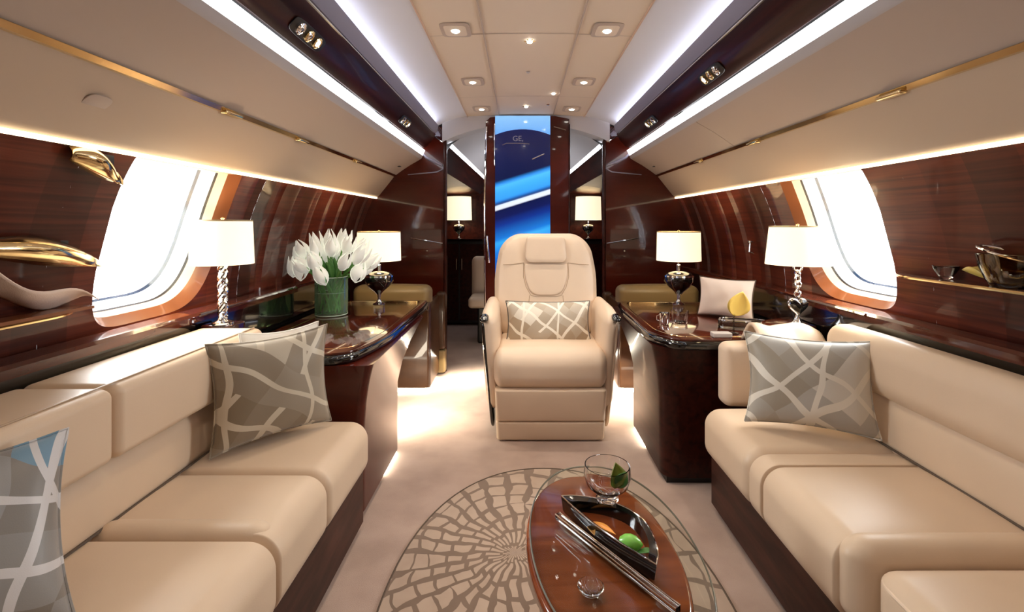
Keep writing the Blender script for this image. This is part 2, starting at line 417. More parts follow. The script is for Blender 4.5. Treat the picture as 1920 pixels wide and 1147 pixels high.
def blue_mat():
    m = bpy.data.materials.new('blue_art_panel'); m.use_nodes = True; nt = m.node_tree; N = nt.nodes; L = nt.links
    p = N['Principled BSDF']; tc = N.new('ShaderNodeTexCoord'); sp = N.new('ShaderNodeSeparateXYZ'); L.new(tc.outputs['Object'], sp.inputs[0])
    X, Z = sp.outputs['X'], sp.outputs['Z']     # object origin at panel centre bottom, z up
    v = nmath(nt, 'ADD', Z, nmath(nt, 'MULTIPLY', X, -.31))   # diagonal coordinate
    cr = N.new('ShaderNodeValToRGB'); e = cr.color_ramp.elements
    stops = [(0, (.002, .03, .20)), (.40, (.004, .07, .42)), (.47, (.005, .13, .60)), (.50, (.01, .20, .80)), (.535, (.03, .38, .95)), (.55, (.006, .17, .65)), (.60, (.002, .03, .28)), (.63, (.001, .007, .09)),
             (.662, (.001, .006, .06)), (.665, (.75, .85, 1)), (.680, (.60, .78, 1)), (.684, (.002, .02, .15)), (.690, (.01, .09, .38)), (.70, (.03, .30, .85)), (.73, (.04, .36, .95)),
             (.75, (.06, .42, 1)), (.764, (.015, .18, .6)), (.774, (.001, .006, .05)), (.95, (.001, .007, .07)), (1, (.002, .012, .12))]
    while len(e) < len(stops): e.new(.5)
    for i, (q, c) in enumerate(stops): e[i].position = q; e[i].color = (*c, 1)
    L.new(nmath(nt, 'DIVIDE', v, 1.93), cr.inputs['Fac'])
    # pale sky field above a shallow dark arc
    arc = nmath(nt, 'ADD', 1.822, nmath(nt, 'MULTIPLY', nmath(nt, 'MULTIPLY', X, X), -1.0))
    top = nmath(nt, 'GREATER_THAN', Z, arc)
    gr = nmath(nt, 'DIVIDE', nmath(nt, 'SUBTRACT', Z, 1.76), .18)
    sky = nmix(nt, gr, (.10, .36, .90), (.28, .60, 1.0))
    col = nmix(nt, top, cr.outputs['Color'], sky)
    L.new(col, p.inputs['Base Color']); L.new(col, p.inputs['Emission Color'])
    setp(p, Emission_Strength=.65, Roughness=.12, Coat_Weight=.3); return m
M['blue'] = blue_mat()

# ------------------------------------------------------------------ shell
YB, YF, YE = -1.9, 3.6, 5.75
def st(o): o['kind'] = 'structure'; return o
st(box('floor', -1.5, 1.6, YB, YE, -.06, 0, M['carpet']))

def wallprof(z): return math.sqrt(max(0, R_W**2 - (z-ZC)**2))
# windows: (side, centre Y)
WIN = {-1: 1.645, 1: 1.945}
WZ, WHY, WHZ = 1.165, .272, .358
def wall(side, name):
    V = []; F = []
    yc = WIN[side]
    def P(y, z, dr=0):
        # shallow veneer ribs ahead of the window
        step = 0
        if y > yc + WHY + .12:
            q = ((y - yc - WHY - .12) / .20) % 1.0
            step = .016 * (1 - q) * min(1, q / .06)
        a = math.asin(max(-1, min(1, (z-ZC)/R_W)))
        return (X0 + side*(R_W + dr - step)*math.cos(a), y, ZC + (R_W + dr - step)*math.sin(a))
    z0, z1 = 0.0, 1.62
    a0, a1 = yc - .42, yc + .42
    def grid(ya, yb, ny, za, zb, nz):
        b = len(V)
        for i in range(ny+1):
            for j in range(nz+1): V.append(P(ya+(yb-ya)*i/ny, za+(zb-za)*j/nz))
        for i in range(ny):
            for j in range(nz):
                q = b+i*(nz+1)+j; F.append((q, q+1, q+nz+2, q+nz+1))
    grid(YB, a0, 12, z0, z1, 32)
    nyb = int((YF - a1)/.0125); grid(a1, YF, nyb, z0, z1, 32)
    zb0, zb1 = .72, 1.56
    grid(a0, a1, 8, z0, zb0, 14); grid(a0, a1, 8, zb1, z1, 3)
    n = 96; rings = 6; b = len(V)
    for k in range(rings+1):
        t = k/rings
        for i in range(n):
            an = 2*PI*i/n; c, s = math.cos(an), math.sin(an)
            e = 2.8
            if s < 0 and c < 0: e = 8.0
            hy = WHY*math.copysign(abs(c)**(2/e), c); hz = WHZ*math.copysign(abs(s)**(2/e), s)
            mm = max(abs(c), abs(s)); oy = .42*c/mm; oz = s/mm*.42
            yy = yc + hy*(1-t) + oy*t; zz = (WZ+hz)*(1-t) + (1.14+oz)*t
            V.append(P(yy, zz))
    for k in range(rings):
        for i in range(n): F.append((b+k*n+i, b+k*n+(i+1) % n, b+(k+1)*n+(i+1) % n, b+(k+1)*n+i))
    o = mk(name, V, F, M['wall'], merge=True, angle=20); st(o)
    # window: reveal bands + pane
    wn = thing('window_1' if side < 0 else 'window_2', (0, 0, 0), 'oval cabin window glowing white in the %s wood wall' % ('left' if side < 0 else 'right'), 'window', kind='structure')
    def rg(dr, sc, dy=0, dz=0):
        out = []
        for i in range(n):
            an = 2*PI*i/n; c, s = math.cos(an), math.sin(an); e = 8.0 if (s < 0 and c < 0) else 2.8
            out.append(P(yc+dy+sc*WHY*math.copysign(abs(c)**(2/e), c), WZ+dz+sc*WHZ*math.copysign(abs(s)**(2/e), s), dr))
        return out
    bands = [(0, 1.0, M['copper'], 'copper_rim'), (.012, .955, M['copper'], 'copper_rim'), (.03, .925, M['peach'], 'peach_liner'),
             (.055, .89, M['dark'], 'dark_gasket'), (.062, .88, M['reveal'], 'white_liner'), (.10, .83, M['navy'], 'navy_seal'), (.108, .815, M['reveal'], 'inner_ring'), (.125, .80, None, None)]
    for k in range(len(bands)-1):
        r0 = rg(bands[k][0], bands[k][1], -(1-bands[k][1])*WHY*.95); r1 = rg(bands[k+1][0], bands[k+1][1], -(1-bands[k+1][1])*WHY*.95)
        if k == 1: continue
        if k == 0: r1 = rg(bands[2][0], bands[2][1], -(1-bands[2][1])*WHY*.95)
        vv = r0 + r1; ff = [(i, (i+1) % n, n+(i+1) % n, n+i) for i in range(n)]
        mk(bands[k][3], vv, ff, bands[k][2], wn)
    r = rg(.125, .80, -.052); cen = P(yc-.052, WZ, .125)
    mk('pane', r+[cen], [(i, (i+1) % n, n) for i in range(n)], M['pane'], wn)
    # pulled-up shade at the top of the opening
    sh = []; 
    for k in range(5):
        for i in range(9):
            y = yc-.031 + (-.14+.28*i/8); z = WZ+.25 - .085*k/4
            sh.append(P(y, z, .118))
    mk('shade', sh, [(k*9+i, k*9+i+1, (k+1)*9+i+1, (k+1)*9+i) for k in range(4) for i in range(8)], M['reveal'], wn)
    # sky portal
    l = bpy.data.lights.new('window_portal', 'AREA'); l.shape = 'RECTANGLE'; l.size = .44; l.size_y = .56
    l.energy = 26; l.color = (.95, .97, 1)
    lo = link(bpy.data.objects.new('window_daylight', l)); lo.location = (X0+side*(R_W+.26), yc, WZ+.04)
    lo.rotation_euler = (0, side*PI/2 , 0)
    lo.rotation_euler = Vector((-side, 0, -.35)).to_track_quat('-Z', 'Y').to_euler()
wall(-1, 'wall_left'); wall(1, 'wall_right')

# ceiling and coves (main cabin)
def ceil_obj():
    prof = []
    for i in range(41):
        w = -.80 + 1.60*i/40
        aw = abs(w)
        z = 1.935 - .012*(aw/.435)**2 if aw <= .435 else 1.923 - .10*((aw-.435)/.30)**1.5
        prof.append((w, z))
    V = []; F = []
    for y in (YB, YF):
        V += [(X0+w, y, z) for w, z in prof]
    V += [(X0+w, y, z+.05) for y in (YB, YF) for w, z in prof]
    n = 41
    mats = []
    for i in range(n-1):
        F.append((i, i+1, n+i+1, n+i)); mats.append(0 if abs(prof[i][0]+.02) < .44 else 1)
    for i in range(n-1):
        F.append((2*n+i, 2*n+i+1, 3*n+i+1, 3*n+i)); mats.append(0)
    me = bpy.data.meshes.new('ceiling'); me.from_pydata(V, [], F); me.materials.append(M['ceil']); me.materials.append(M['cove'])
    for pl, mi in zip(me.polygons, mats): pl.material_index = mi; pl.use_smooth = True
    o = link(bpy.data.objects.new('ceiling', me)); st(o)
    k = 1
    for w in (-.435, -.2, .2, .435):
        zz = 1.934 - .012*(w/.435)**2
        t = box('seam_line', X0+w-.0025, X0+w+.0025, YB, YF-.01, zz-.006, zz+.002, M['peach'] if abs(w) > .3 else M['bin'], o)
    for y in (2.05, 3.05, .9):
        V2 = []; 
        for i in range(21):
            w = -.435+.87*i/20; z = 1.9335-.012*(w/.435)**2
            V2 += [(X0+w, y-.002, z), (X0+w, y+.002, z)]
        mk('cross_seam', V2, [(2*i, 2*i+1, 2*i+3, 2*i+2) for i in range(20)], M['bin'], o)
ceil_obj()
# roof closing skins above the bins so that no daylight leaks
for s, nm in ((-1, 'ceiling_left'), (1, 'ceiling_right')):
    st(extr(nm, [(X0+s*.60, 1.99), (X0+s*1.45, 1.99), (X0+s*1.45, 1.6), (X0+s*1.50, 1.6), (X0+s*1.5, 2.03), (X0+s*.6, 2.03)], YB, YF+.3, M['dark'], smooth=False))
st(box('wall_back', -1.6, 1.7, YB-.06, YB, 0, 2.03, M['bin']))

# ------------------------------------------------------------------ overhead bins
def bins(s):
    side = 'left' if s < 0 else 'right'
    t = thing('overhead_bin', (X0+s*1.0, 1.8, 1.45), 'long cream overhead bin with a brass latch line above the %s window' % side, 'overhead bin')
    t.matrix_world  # noqa
    lo = Vector((X0+s*1.0, 1.8, 1.45))
    def loc(p): return [(X0+s*w-lo.x, z-lo.z) for w, z in p]
    # profile: bottom lip, lower belly, trim, upper door, light trough
    low = [(1.125, 1.315), (1.10, 1.335), (1.06, 1.385), (1.02, 1.435), (.985, 1.480), (1.0, 1.50), (1.20, 1.50), (1.20, 1.315)]
    extr('lower_panel', loc(low), YB-lo.y+.001, YF-lo.y-.002, M['binlow'], t)
    up = [(.975, 1.487), (.93, 1.520), (.87, 1.560), (.80, 1.600), (.785, 1.612), (.83, 1.64), (1.05, 1.64), (1.05, 1.5)]
    cuts = [YB, -.2, 2.28, YF-.002] if s > 0 else [YB, -.2, YF-.002]
    for a, b in zip(cuts[:-1], cuts[1:]):
        extr('bin_door', loc(up), a-lo.y+.0022, b-lo.y-.0022, M['bin'], t)
    # brass latch channel, slightly proud
    extr('latch_channel', loc([(.990, 1.474), (.978, 1.474), (.968, 1.486), (.980, 1.494)]), YB-lo.y, YF-lo.y-.004, M['brass'], t)
    for y in ([1.55, 2.05, 2.75] if s < 0 else [1.32, 2.1, 2.75]):
        softobj('latch', (X0+s*.975-lo.x, y-lo.y, 1.474-lo.z), (.012, .045, .006), (.005,)*3, M['brass'], t, k=3, m=2)
    # edge light along the bottom lip
    extr('edge_light', loc([(1.128, 1.3135), (1.118, 1.3205), (1.113, 1.3150), (1.122, 1.309)]), YB-lo.y, YF-lo.y-.002, M['warm'], t)
    # trough: grey lip and light strip
    extr('trough_lip', loc([(.792, 1.606), (.784, 1.611), (.772, 1.632), (.778, 1.634), (.80, 1.62)]), YB-lo.y, YF-lo.y-.002, M['grey'], t)
    extr('light_strip', loc([(.778, 1.629), (.757, 1.672), (.775, 1.676), (.80, 1.64)]), YB-lo.y, YF-lo.y-.003, M['strip'], t)
    if s < 0:
        fr = ring(0, 0, .033, .024, 24, 3)
        v, f = slabvf(fr, 0, .003, .001, 2); o = mk('flush_button', v, f, M['bin'], t)
        n = Vector((-s*.07, 0, -.088)).normalized()
        P = Vector((X0+s*1.043-lo.x, 1.13-lo.y, 1.407-lo.z))
        basis(o, P, (0, 1, 0), Vector((0, 1, 0)).cross(n) * -1)
    # dark slot at the bulkhead end
    box('end_slot', X0+s*.955-lo.x-.004, X0+s*.90-lo.x+.004, YF-.19-lo.y, YF-.16-lo.y, 1.528-lo.z, 1.534-lo.z, M['dark'], t)
    return t
bins(-1); bins(1)

# ------------------------------------------------------------------ service rails under the coves
def rail(s):
    side = 'left' if s < 0 else 'right'
    lo = Vector((X0+s*.7, 1.8, 1.75))
    t = thing('service_rail', lo, 'dark glossy mahogany service rail with reading lights along the %s ceiling cove' % side, 'service rail')
    def loc(p): return [(X0+s*w-lo.x, z-lo.z) for w, z in p]
    extr('rail_body', loc([(.765, 1.685), (.748, 1.676), (.72, 1.69), (.68, 1.735), (.662, 1.772), (.67, 1.80), (.74, 1.80), (.80, 1.74)]), YB-lo.y, 3.5-lo.y, M['rail'], t)
    # violet grey upper fascia with rounded front end
    extr('fascia', loc([(.668, 1.775), (.655, 1.775), (.640, 1.80), (.634, 1.832), (.642, 1.838), (.67, 1.80)]), YB-lo.y, 3.47-lo.y, M['purple'], t)
    extr('chrome_bead', loc([(.664, 1.768), (.658, 1.768), (.658, 1.774), (.664, 1.774)]), YB-lo.y, 3.49-lo.y, M['chrome'], t)
    extr('cove_light', loc([(.672, 1.803), (.672, 1.810), (.725, 1.810), (.725, 1.803)]), YB-lo.y, 3.46-lo.y, M['cool'], t)
    ys = [1.49, 2.75] if s < 0 else [1.88, 2.75]
    nrm = Vector((-s*.75, 0, -.66)).normalized()
    for y in ys:
        P = Vector((X0+s*.703-lo.x, y-lo.y, 1.707-lo.z))
        plate, f = slabvf(ring(0, 0, .105, .026, 32, 5), 0, .004, .0015, 2)
        pl = mk('reading_light_panel', plate, f, M['dark'], t); basis(pl, P, (0, 1, 0), nrm.cross(Vector((0, 1, 0))))
        for k in range(3):
            v, f = lathevf([(.020, 0), (.020, .006), (.015, .009), (.011, .006), (0, .006)], 20)
            o = mk('swivel_spotlight', v, f, M['brass' if k else 'chrome'], pl); o.location = (-.06+.058*k, 0, .004)
            v, f = lathevf([(.0105, .0062), (.006, .009), (0, .0095)], 16)
            mk('lens', v, f, M['spot'] if k == 2 else M['chrome'], pl).location = (-.06+.058*k, 0, .004)
    return t
rail(-1); rail(1)

# ------------------------------------------------------------------ bulkhead
def bulkhead():
    for s, nm in ((-1, 'wall_front_left'), (1, 'wall_front_right')):
        inner = -.56 if s < 0 else .63          # doorway edge
        pts = [(inner, 0.0)]
        pts += [(inner, 1.78)]
        xi = abs(inner - X0)
        pts += [(X0+s*(xi+.02), 1.85), (X0+s*.70, 1.86), (X0+s*1.45, 1.9), (X0+s*1.45, 0)]
        o = extr(nm, pts, YF, YF+.10, M['mahog'], smooth=False); st(o)
        md = o.modifiers.new('b', 'BEVEL'); md.width = .012; md.segments = 3
        tube('door_post', [(inner, YF-.006, .02), (inner, YF-.006, 1.74), (inner+s*.015, YF-.006, 1.78), (X0+s*.66, YF-.006, 1.845)], .012, M['rail'], o)
        # ceiling rail reflections, modelled as chrome and violet lines
        tube('inlay_or_reflection_line', [(inner+s*.26, YF-.004, .985+.03), (inner+s*.02, YF-.004, .975)], .004, M['chrome'], o, n=6)
        pts = []
        for i in range(15):
            a = i/14
            x = inner + s*(.02+.005*a); 
            pts.append((0, 0, 0))
        crv = [(X0+s*.795, 1.67), (X0+s*.75, 1.62), (X0+s*.68, 1.585), (inner+s*.025, 1.56), (inner+s*.012, 1.535), (inner+s*.06, 1.51), (inner+s*.28, 1.49)]
        tube('curved_reflection', [(x, YF-.004, z) for x, z in crv[:4]], [.003, .010, .013, .008], M['purple'], o, n=8)
        tube('curved_reflection', [(x, YF-.004, z) for x, z in crv[3:]], [.004, .005, .005, .003], M['purple'], o, n=8)
        tube('short_reflection', [(X0+s*.72, YF-.004, 1.80), (inner+s*.02, YF-.004, 1.735)], .004, M['chrome'], o, n=6)
    # arched grey header over the doorway
    V = []; F = []
    n = 30
    for y in (YF-.02, YF+.13):
        for i in range(n+1):
            w = -.625+1.25*i/n; aw = abs(w)
            zt = 1.95; zb = 1.925 - .095*(aw/.66)**2.6 - .012
            zi = zb - .050 - .06*(aw/.7)**2
            V += [(X0+w, y, zt), (X0+w, y, zi)]
    m = 2*(n+1)
    for i in range(n):
        F.append((2*i, 2*i+2, 2*i+3, 2*i+1)); F.append((m+2*i, m+2*i+1, m+2*i+3, m+2*i+2))
        F.append((2*i+1, 2*i+3, m+2*i+3, m+2*i+1))
    st(mk('trim_1', V, F, M['grey']))
bulkhead()

# sliding door carrying the blue panel
door = thing('door_1', (-.02, YF-.04, 0), 'narrow mahogany door with a tall glossy blue art panel behind the armchair', 'door', kind='structure')
extr('door_leaf', [(-.235, 0.01), (-.235, 1.88), (-.20, 1.912), (.0, 1.927), (.28, 1.921), (.385, 1.90), (.385, .01)], -.0, .05, M['mahog'], door, smooth=False)
v, f = boxvf(-.204, .204, -.006, 0, .03, 1.922)
bl = mk('blue_panel', v, f, M['blue'], door, smooth=False); bl.location = (.04, 0, 0)
tube('edge_bead', [(-.235, -.008, .3), (-.245, -.008, 1.2), (-.235, -.008, 1.60), (-.228, -.008, 1.84)], .007, M['chrome'], door, n=8)
tube('edge_bead', [(-.166, -.01, 1.55), (-.170, -.01, 1.65), (-.168, -.01, 1.86)], .0045, M['chrome'], door, n=8)
tube('edge_bead', [(.386, -.004, .3), (.386, -.004, 1.86)], .006, M['rail'], door, n=8)
tube('door_handle', [(-.222, -.03, 1.03), (-.222, -.045, 1.01), (-.208, -.045, .86), (-.208, -.03, .84)], .008, M['chrome'], door)
for (x0, z0, x1, z1) in ((.27, 1.84, .36, 1.815), (.20, 1.64, .11, 1.60)):
    tube('highlight_streak', [(x0, -.009, z0), (x1, -.009, z1)], .004, M['chrome'], door, n=6)  # chrome streaks modelled as highlights on the door
cu = bpy.data.curves.new('panel_lettering', 'FONT'); cu.body = 'GE,'; cu.size = .055; cu.align_x = 'CENTER'; cu.extrude = .0005
cu.materials.append(plain('pale_lettering', (.30, .33, .42), .4))
lt = link(bpy.data.objects.new('panel_lettering', cu), door); lt.rotation_euler = (PI/2, 0, 0); lt.location = (.005, -.0075, 1.735)
tube('tiny_lights_inlay', [(-.11, -.008, 1.705), (-.08, -.008, 1.718), (.03, -.008, 1.718), (.09, -.008, 1.713)], .0028, M['chrome'], door, n=6)

# ------------------------------------------------------------------ forward zone seen past the door
def beyond():
    n = 24
    for s in (-1, 1):
        nm = 'left' if s < 0 else 'right'
        # dome ceiling section tapering forward
        def sec(y):
            t = (y-YF)/(YE-YF); k = 1-.28*t; dz = -.10*t
            return [(0, 1.875+dz), (.2*k, 1.87+dz), (.38*k, 1.845+dz), (.50*k, 1.80+dz), (.58*k, 1.745+dz)], [(.58*k, 1.745+dz), (.60*k, 1.72+dz)], [(.60*k, 1.72+dz), (.645*k, 1.66+dz), (.72*k, 1.58+dz), (1.1, 1.55+dz)]
        A = sec(YF+.12); B = sec(YE)
        for idx, (mat, nme) in enumerate(((M['grey'], 'ceiling_forward_'+nm), (M['strip2'] if 'strip2' in M else M['strip'], 'ceiling_light'), (M['rail'], 'ceiling_valance_'+nm))):
            a = A[idx]; b = B[idx]; V = [(X0+s*w, YF+.12, z) for w, z in a]+[(X0+s*w, YE, z) for w, z in b]; m = len(a)
            o = mk(nme if idx != 1 else 'trim_2', V, [(i, i+1, m+i+1, m+i) for i in range(m-1)], mat); st(o)
        st(box('wall_forward_'+nm, X0+s*1.0, X0+s*1.06, YF+.1, YE, 0, 1.995, M['mahog']))
    st(box('ceiling_forward', -1.5, 1.6, YF+.1, YE+.1, 1.99, 2.03, M['dark']))  # unseen lid, added to keep world light out above the dome
    st(box('wall_forward_end', -1.1, 1.2, YE, YE+.05, 0, 1.95, M['rail']))
M['strip2'] = emis('forward_light_strip', (.88, .92, 1), 9)
beyond()
def cabinet(x0, x1, label):
    c = thing('galley_cabinet', ((x0+x1)/2, 5.3, 0), label, 'cabinet')
    w = (x1-x0)/2
    box('body', -w, w, 0, .44, .03, .93, M['dark'], c)
    box('counter', -w-.01, w+.01, -.02, .44, .93, .955, M['black'], c)
    for k in (-1, 1):
        d = box('door', k*w/2-w/2+.01, k*w/2+w/2-.01, -.014, 0, .06, .90, M['rail'], c)
        tube('handle', [(k*.03, -.03, .62), (k*.03, -.03, .74)], .005, M['chrome'], d, n=8)
cabinet(-.98, -.36, 'black galley cabinet under the left forward lamp beyond the door')
cabinet(.45, 1.02, 'black galley cabinet under the right forward lamp beyond the door')

# ------------------------------------------------------------------ lamps
def point(loc, e, col=(1, .78, .5), r=.03, parent=None):
    l = bpy.data.lights.new('bulb_light', 'POINT'); l.energy = e; l.color = col; l.shadow_soft_size = r
    o = link(bpy.data.objects.new('bulb_light', l), parent); o.location = loc; return o
def shade(t, z, rb, rt, h, rim=True):
    s = lathe('lamp_shade', [(rb, z), (rt, z+h), (rt-.003, z+h), (rb-.003, z), (rb, z)], M['shade'], t, n=40, caps=False)
    lathe('shade_rim', [(rt+.001, z+h-.004), (rt+.001, z+h+.001), (rt-.004, z+h+.001), (rt-.004, z+h-.004), (rt+.001, z+h-.004)], M['shadetrim'], s, n=40, caps=False)
    v, f = tubevf([(-rt+.004, 0, z+h-.006), (rt-.004, 0, z+h-.006)], .0015, 6); mk('shade_spider', v, f, M['brass'], s)
    lathe('finial', [(0, z+h-.01), (.006, z+h-.006), (.004, z+h+.002), (.007, z+h+.007), (0, z+h+.013)], M['brass'], t, n=12)
def twist_lamp(loc, label):
    t = thing('table_lamp', loc, label, 'lamp')
    lathe('base', [(0, 0), (.036, 0), (.036, .006), (.020, .012), (.012, .02), (0, .022)], M['chrome'], t, n=24)
    mb = MB()
    for k in range(3):
        pts = []
        for i in range(40):
            a = 2*PI*(k/3 + i/39*2.2); pts.append((.010*math.cos(a), .010*math.sin(a), .02+.20*i/39))
        mb.add(*tubevf(pts, .0075, 8))
    mb.build('twisted_stem', M['chrome'], t)
    lathe('socket', [(0, .215), (.008, .215), (.008, .26), (0, .26)], M['chrome'], t, n=12)
    shade(t, .215, .102, .096, .158)
    point((0, 0, .29), 3.0, parent=t); return t
def urn_lamp(loc, label, s=1.0, sh=None):
    t = thing('table_lamp', loc, label, 'lamp')
    q = lambda P: [(r*s, z*s) for r, z in P]
    lathe('base', q([(0, 0), (.035, 0), (.036, .006), (.022, .012), (.012, .022), (.010, .03), (0, .03)]), M['chrome'], t, n=28)
    tube('stem', [(0, 0, .028*s), (0, 0, .066*s)], [.007*s, .013*s], M['chrome'], t, n=12)
    lathe('glass_urn', q([(0, .06), (.014, .062), (.026, .078), (.062, .108), (.084, .140), (.086, .168), (.070, .190), (.036, .200), (.014, .203), (0, .203)]), M['black'], t, n=36)
    lathe('collar', q([(.083, .166), (.088, .168), (.0865, .176), (.079, .176)]), M['chrome'], t, n=36)
    for k in range(4):
        a = PI/4+k*PI/2
        pts = [(r*s*math.cos(a), r*s*math.sin(a), z*s) for r, z in ((.016, .062), (.029, .078), (.065, .108), (.0865, .140), (.0885, .168))]
        tube('rib', pts, .0022*s, M['chrome'], t, n=6)
    lathe('neck', q([(0, .193), (.012, .195), (.012, .235), (.007, .24), (.007, .27), (0, .27)]), M['chrome'], t, n=16)
    shade(t, *(sh or (.262*s, .128*s, .124*s, .172*s)))
    point((0, 0, .34*s), 3.0, parent=t); return t
def chain_lamp(loc, label):
    t = thing('table_lamp', loc, label, 'lamp')
    lathe('base', [(0, 0), (.030, 0), (.031, .004), (.016, .018), (.010, .034), (.007, .044), (0, .044)], M['chrome'], t, n=24)
    # heart shaped wire body around a dark glass heart
    def heart(sc, z0):
        pts = []
        for i in range(41):
            a = 2*PI*i/40; x = 16*math.sin(a)**3; y = 13*math.cos(a)-5*math.cos(2*a)-2*math.cos(3*a)-math.cos(4*a)
            pts.append((x*sc, 0, z0+(y+17)*sc))
        return pts
    H = heart(.0023, .042)
    tube('heart_frame', H, .0052, M['chrome'], t, n=8)
    pv = [(p[0], -.014, p[2]) for p in H[:-1]]; c = (0, -.026, .09); n = len(pv)
    V = [p for p in pv]+[c]+[(p[0], .014, p[2]) for p in pv]+[(0, .026, .09)]
    F = [(i, (i+1) % n, n) for i in range(n)]+[(n+1+(i+1) % n, n+1+i, 2*n+1) for i in range(n)]+[(i, n+1+i, n+1+(i+1) % n, (i+1) % n) for i in range(n)]
    mk('heart_glass', V, F, M['black'], t)
    z = .118
    for k, r in enumerate((.012, .014, .011, .015, .013, .015)):
        pts = []
        for i in range(17):
            a = 2*PI*i/16; u = r*math.cos(a); pts.append((u*math.cos(k*1.2), u*math.sin(k*1.2), z+r+r*math.sin(a)))
        tube('chain_link', pts, .0042, M['chrome'], t, n=8); z += 2*r-.005
    lathe('socket', [(0, z), (.008, z), (.008, z+.04), (0, z+.04)], M['chrome'], t, n=12)
    shade(t, .252, .122, .106, .158)
    point((0, 0, .33), 3.0, parent=t); return t
twist_lamp((-1.075, 1.735, .761), 'near left lamp, cream drum shade on a twisted silver stem')
urn_lamp((-.84, 2.86, .641), 'lamp with a black urn body behind the vase of white flowers')
urn_lamp((.945, 2.86, .641), 'lamp with a black urn body on the right table, near the bulkhead')
chain_lamp((1.148, 1.985, .701), 'near right lamp, wide shade over a silver ring chain and heart')
urn_lamp((-.700, 5.5, .956), 'far left cream lamp seen through the doorway gap', .8, (.21, .148, .140, .27))
urn_lamp((.782, 5.5, .956), 'far right cream lamp seen through the doorway gap', .8, (.21, .150, .142, .27))

# ------------------------------------------------------------------ side ledges
def ledge(s, xi, label):
    t = thing('side_ledge', (xi, 1.2, 0), label, 'ledge')
    xo = X0+s*1.262-xi
    a, b = sorted((0, xo))
    box('ledge_body', a, b, YB-1.2+.02, YF-1.2-.002, 0, .775, M['black'], t)
    extr('top_rail', [(-s*.012, .775), (-s*.012, .797), (-s*.004, .806), (xo-s*.002, .806), (xo-s*.002, .775)], YB-1.2+.02, YF-1.2-.002, M['mahogx'], t, smooth=False)
    extr('highlight_edge', [(-s*.013, .792), (-s*.018, .797), (-s*.013, .803), (-s*.006, .803), (-s*.006, .792)], .5, YF-1.2-.002, M['chrome'], t)  # chrome strip standing for the highlight along the rail
ledge(-1, -1.145, 'black lacquer ledge running under the left window')
ledge(1, 1.235, 'black lacquer ledge running under the right window')

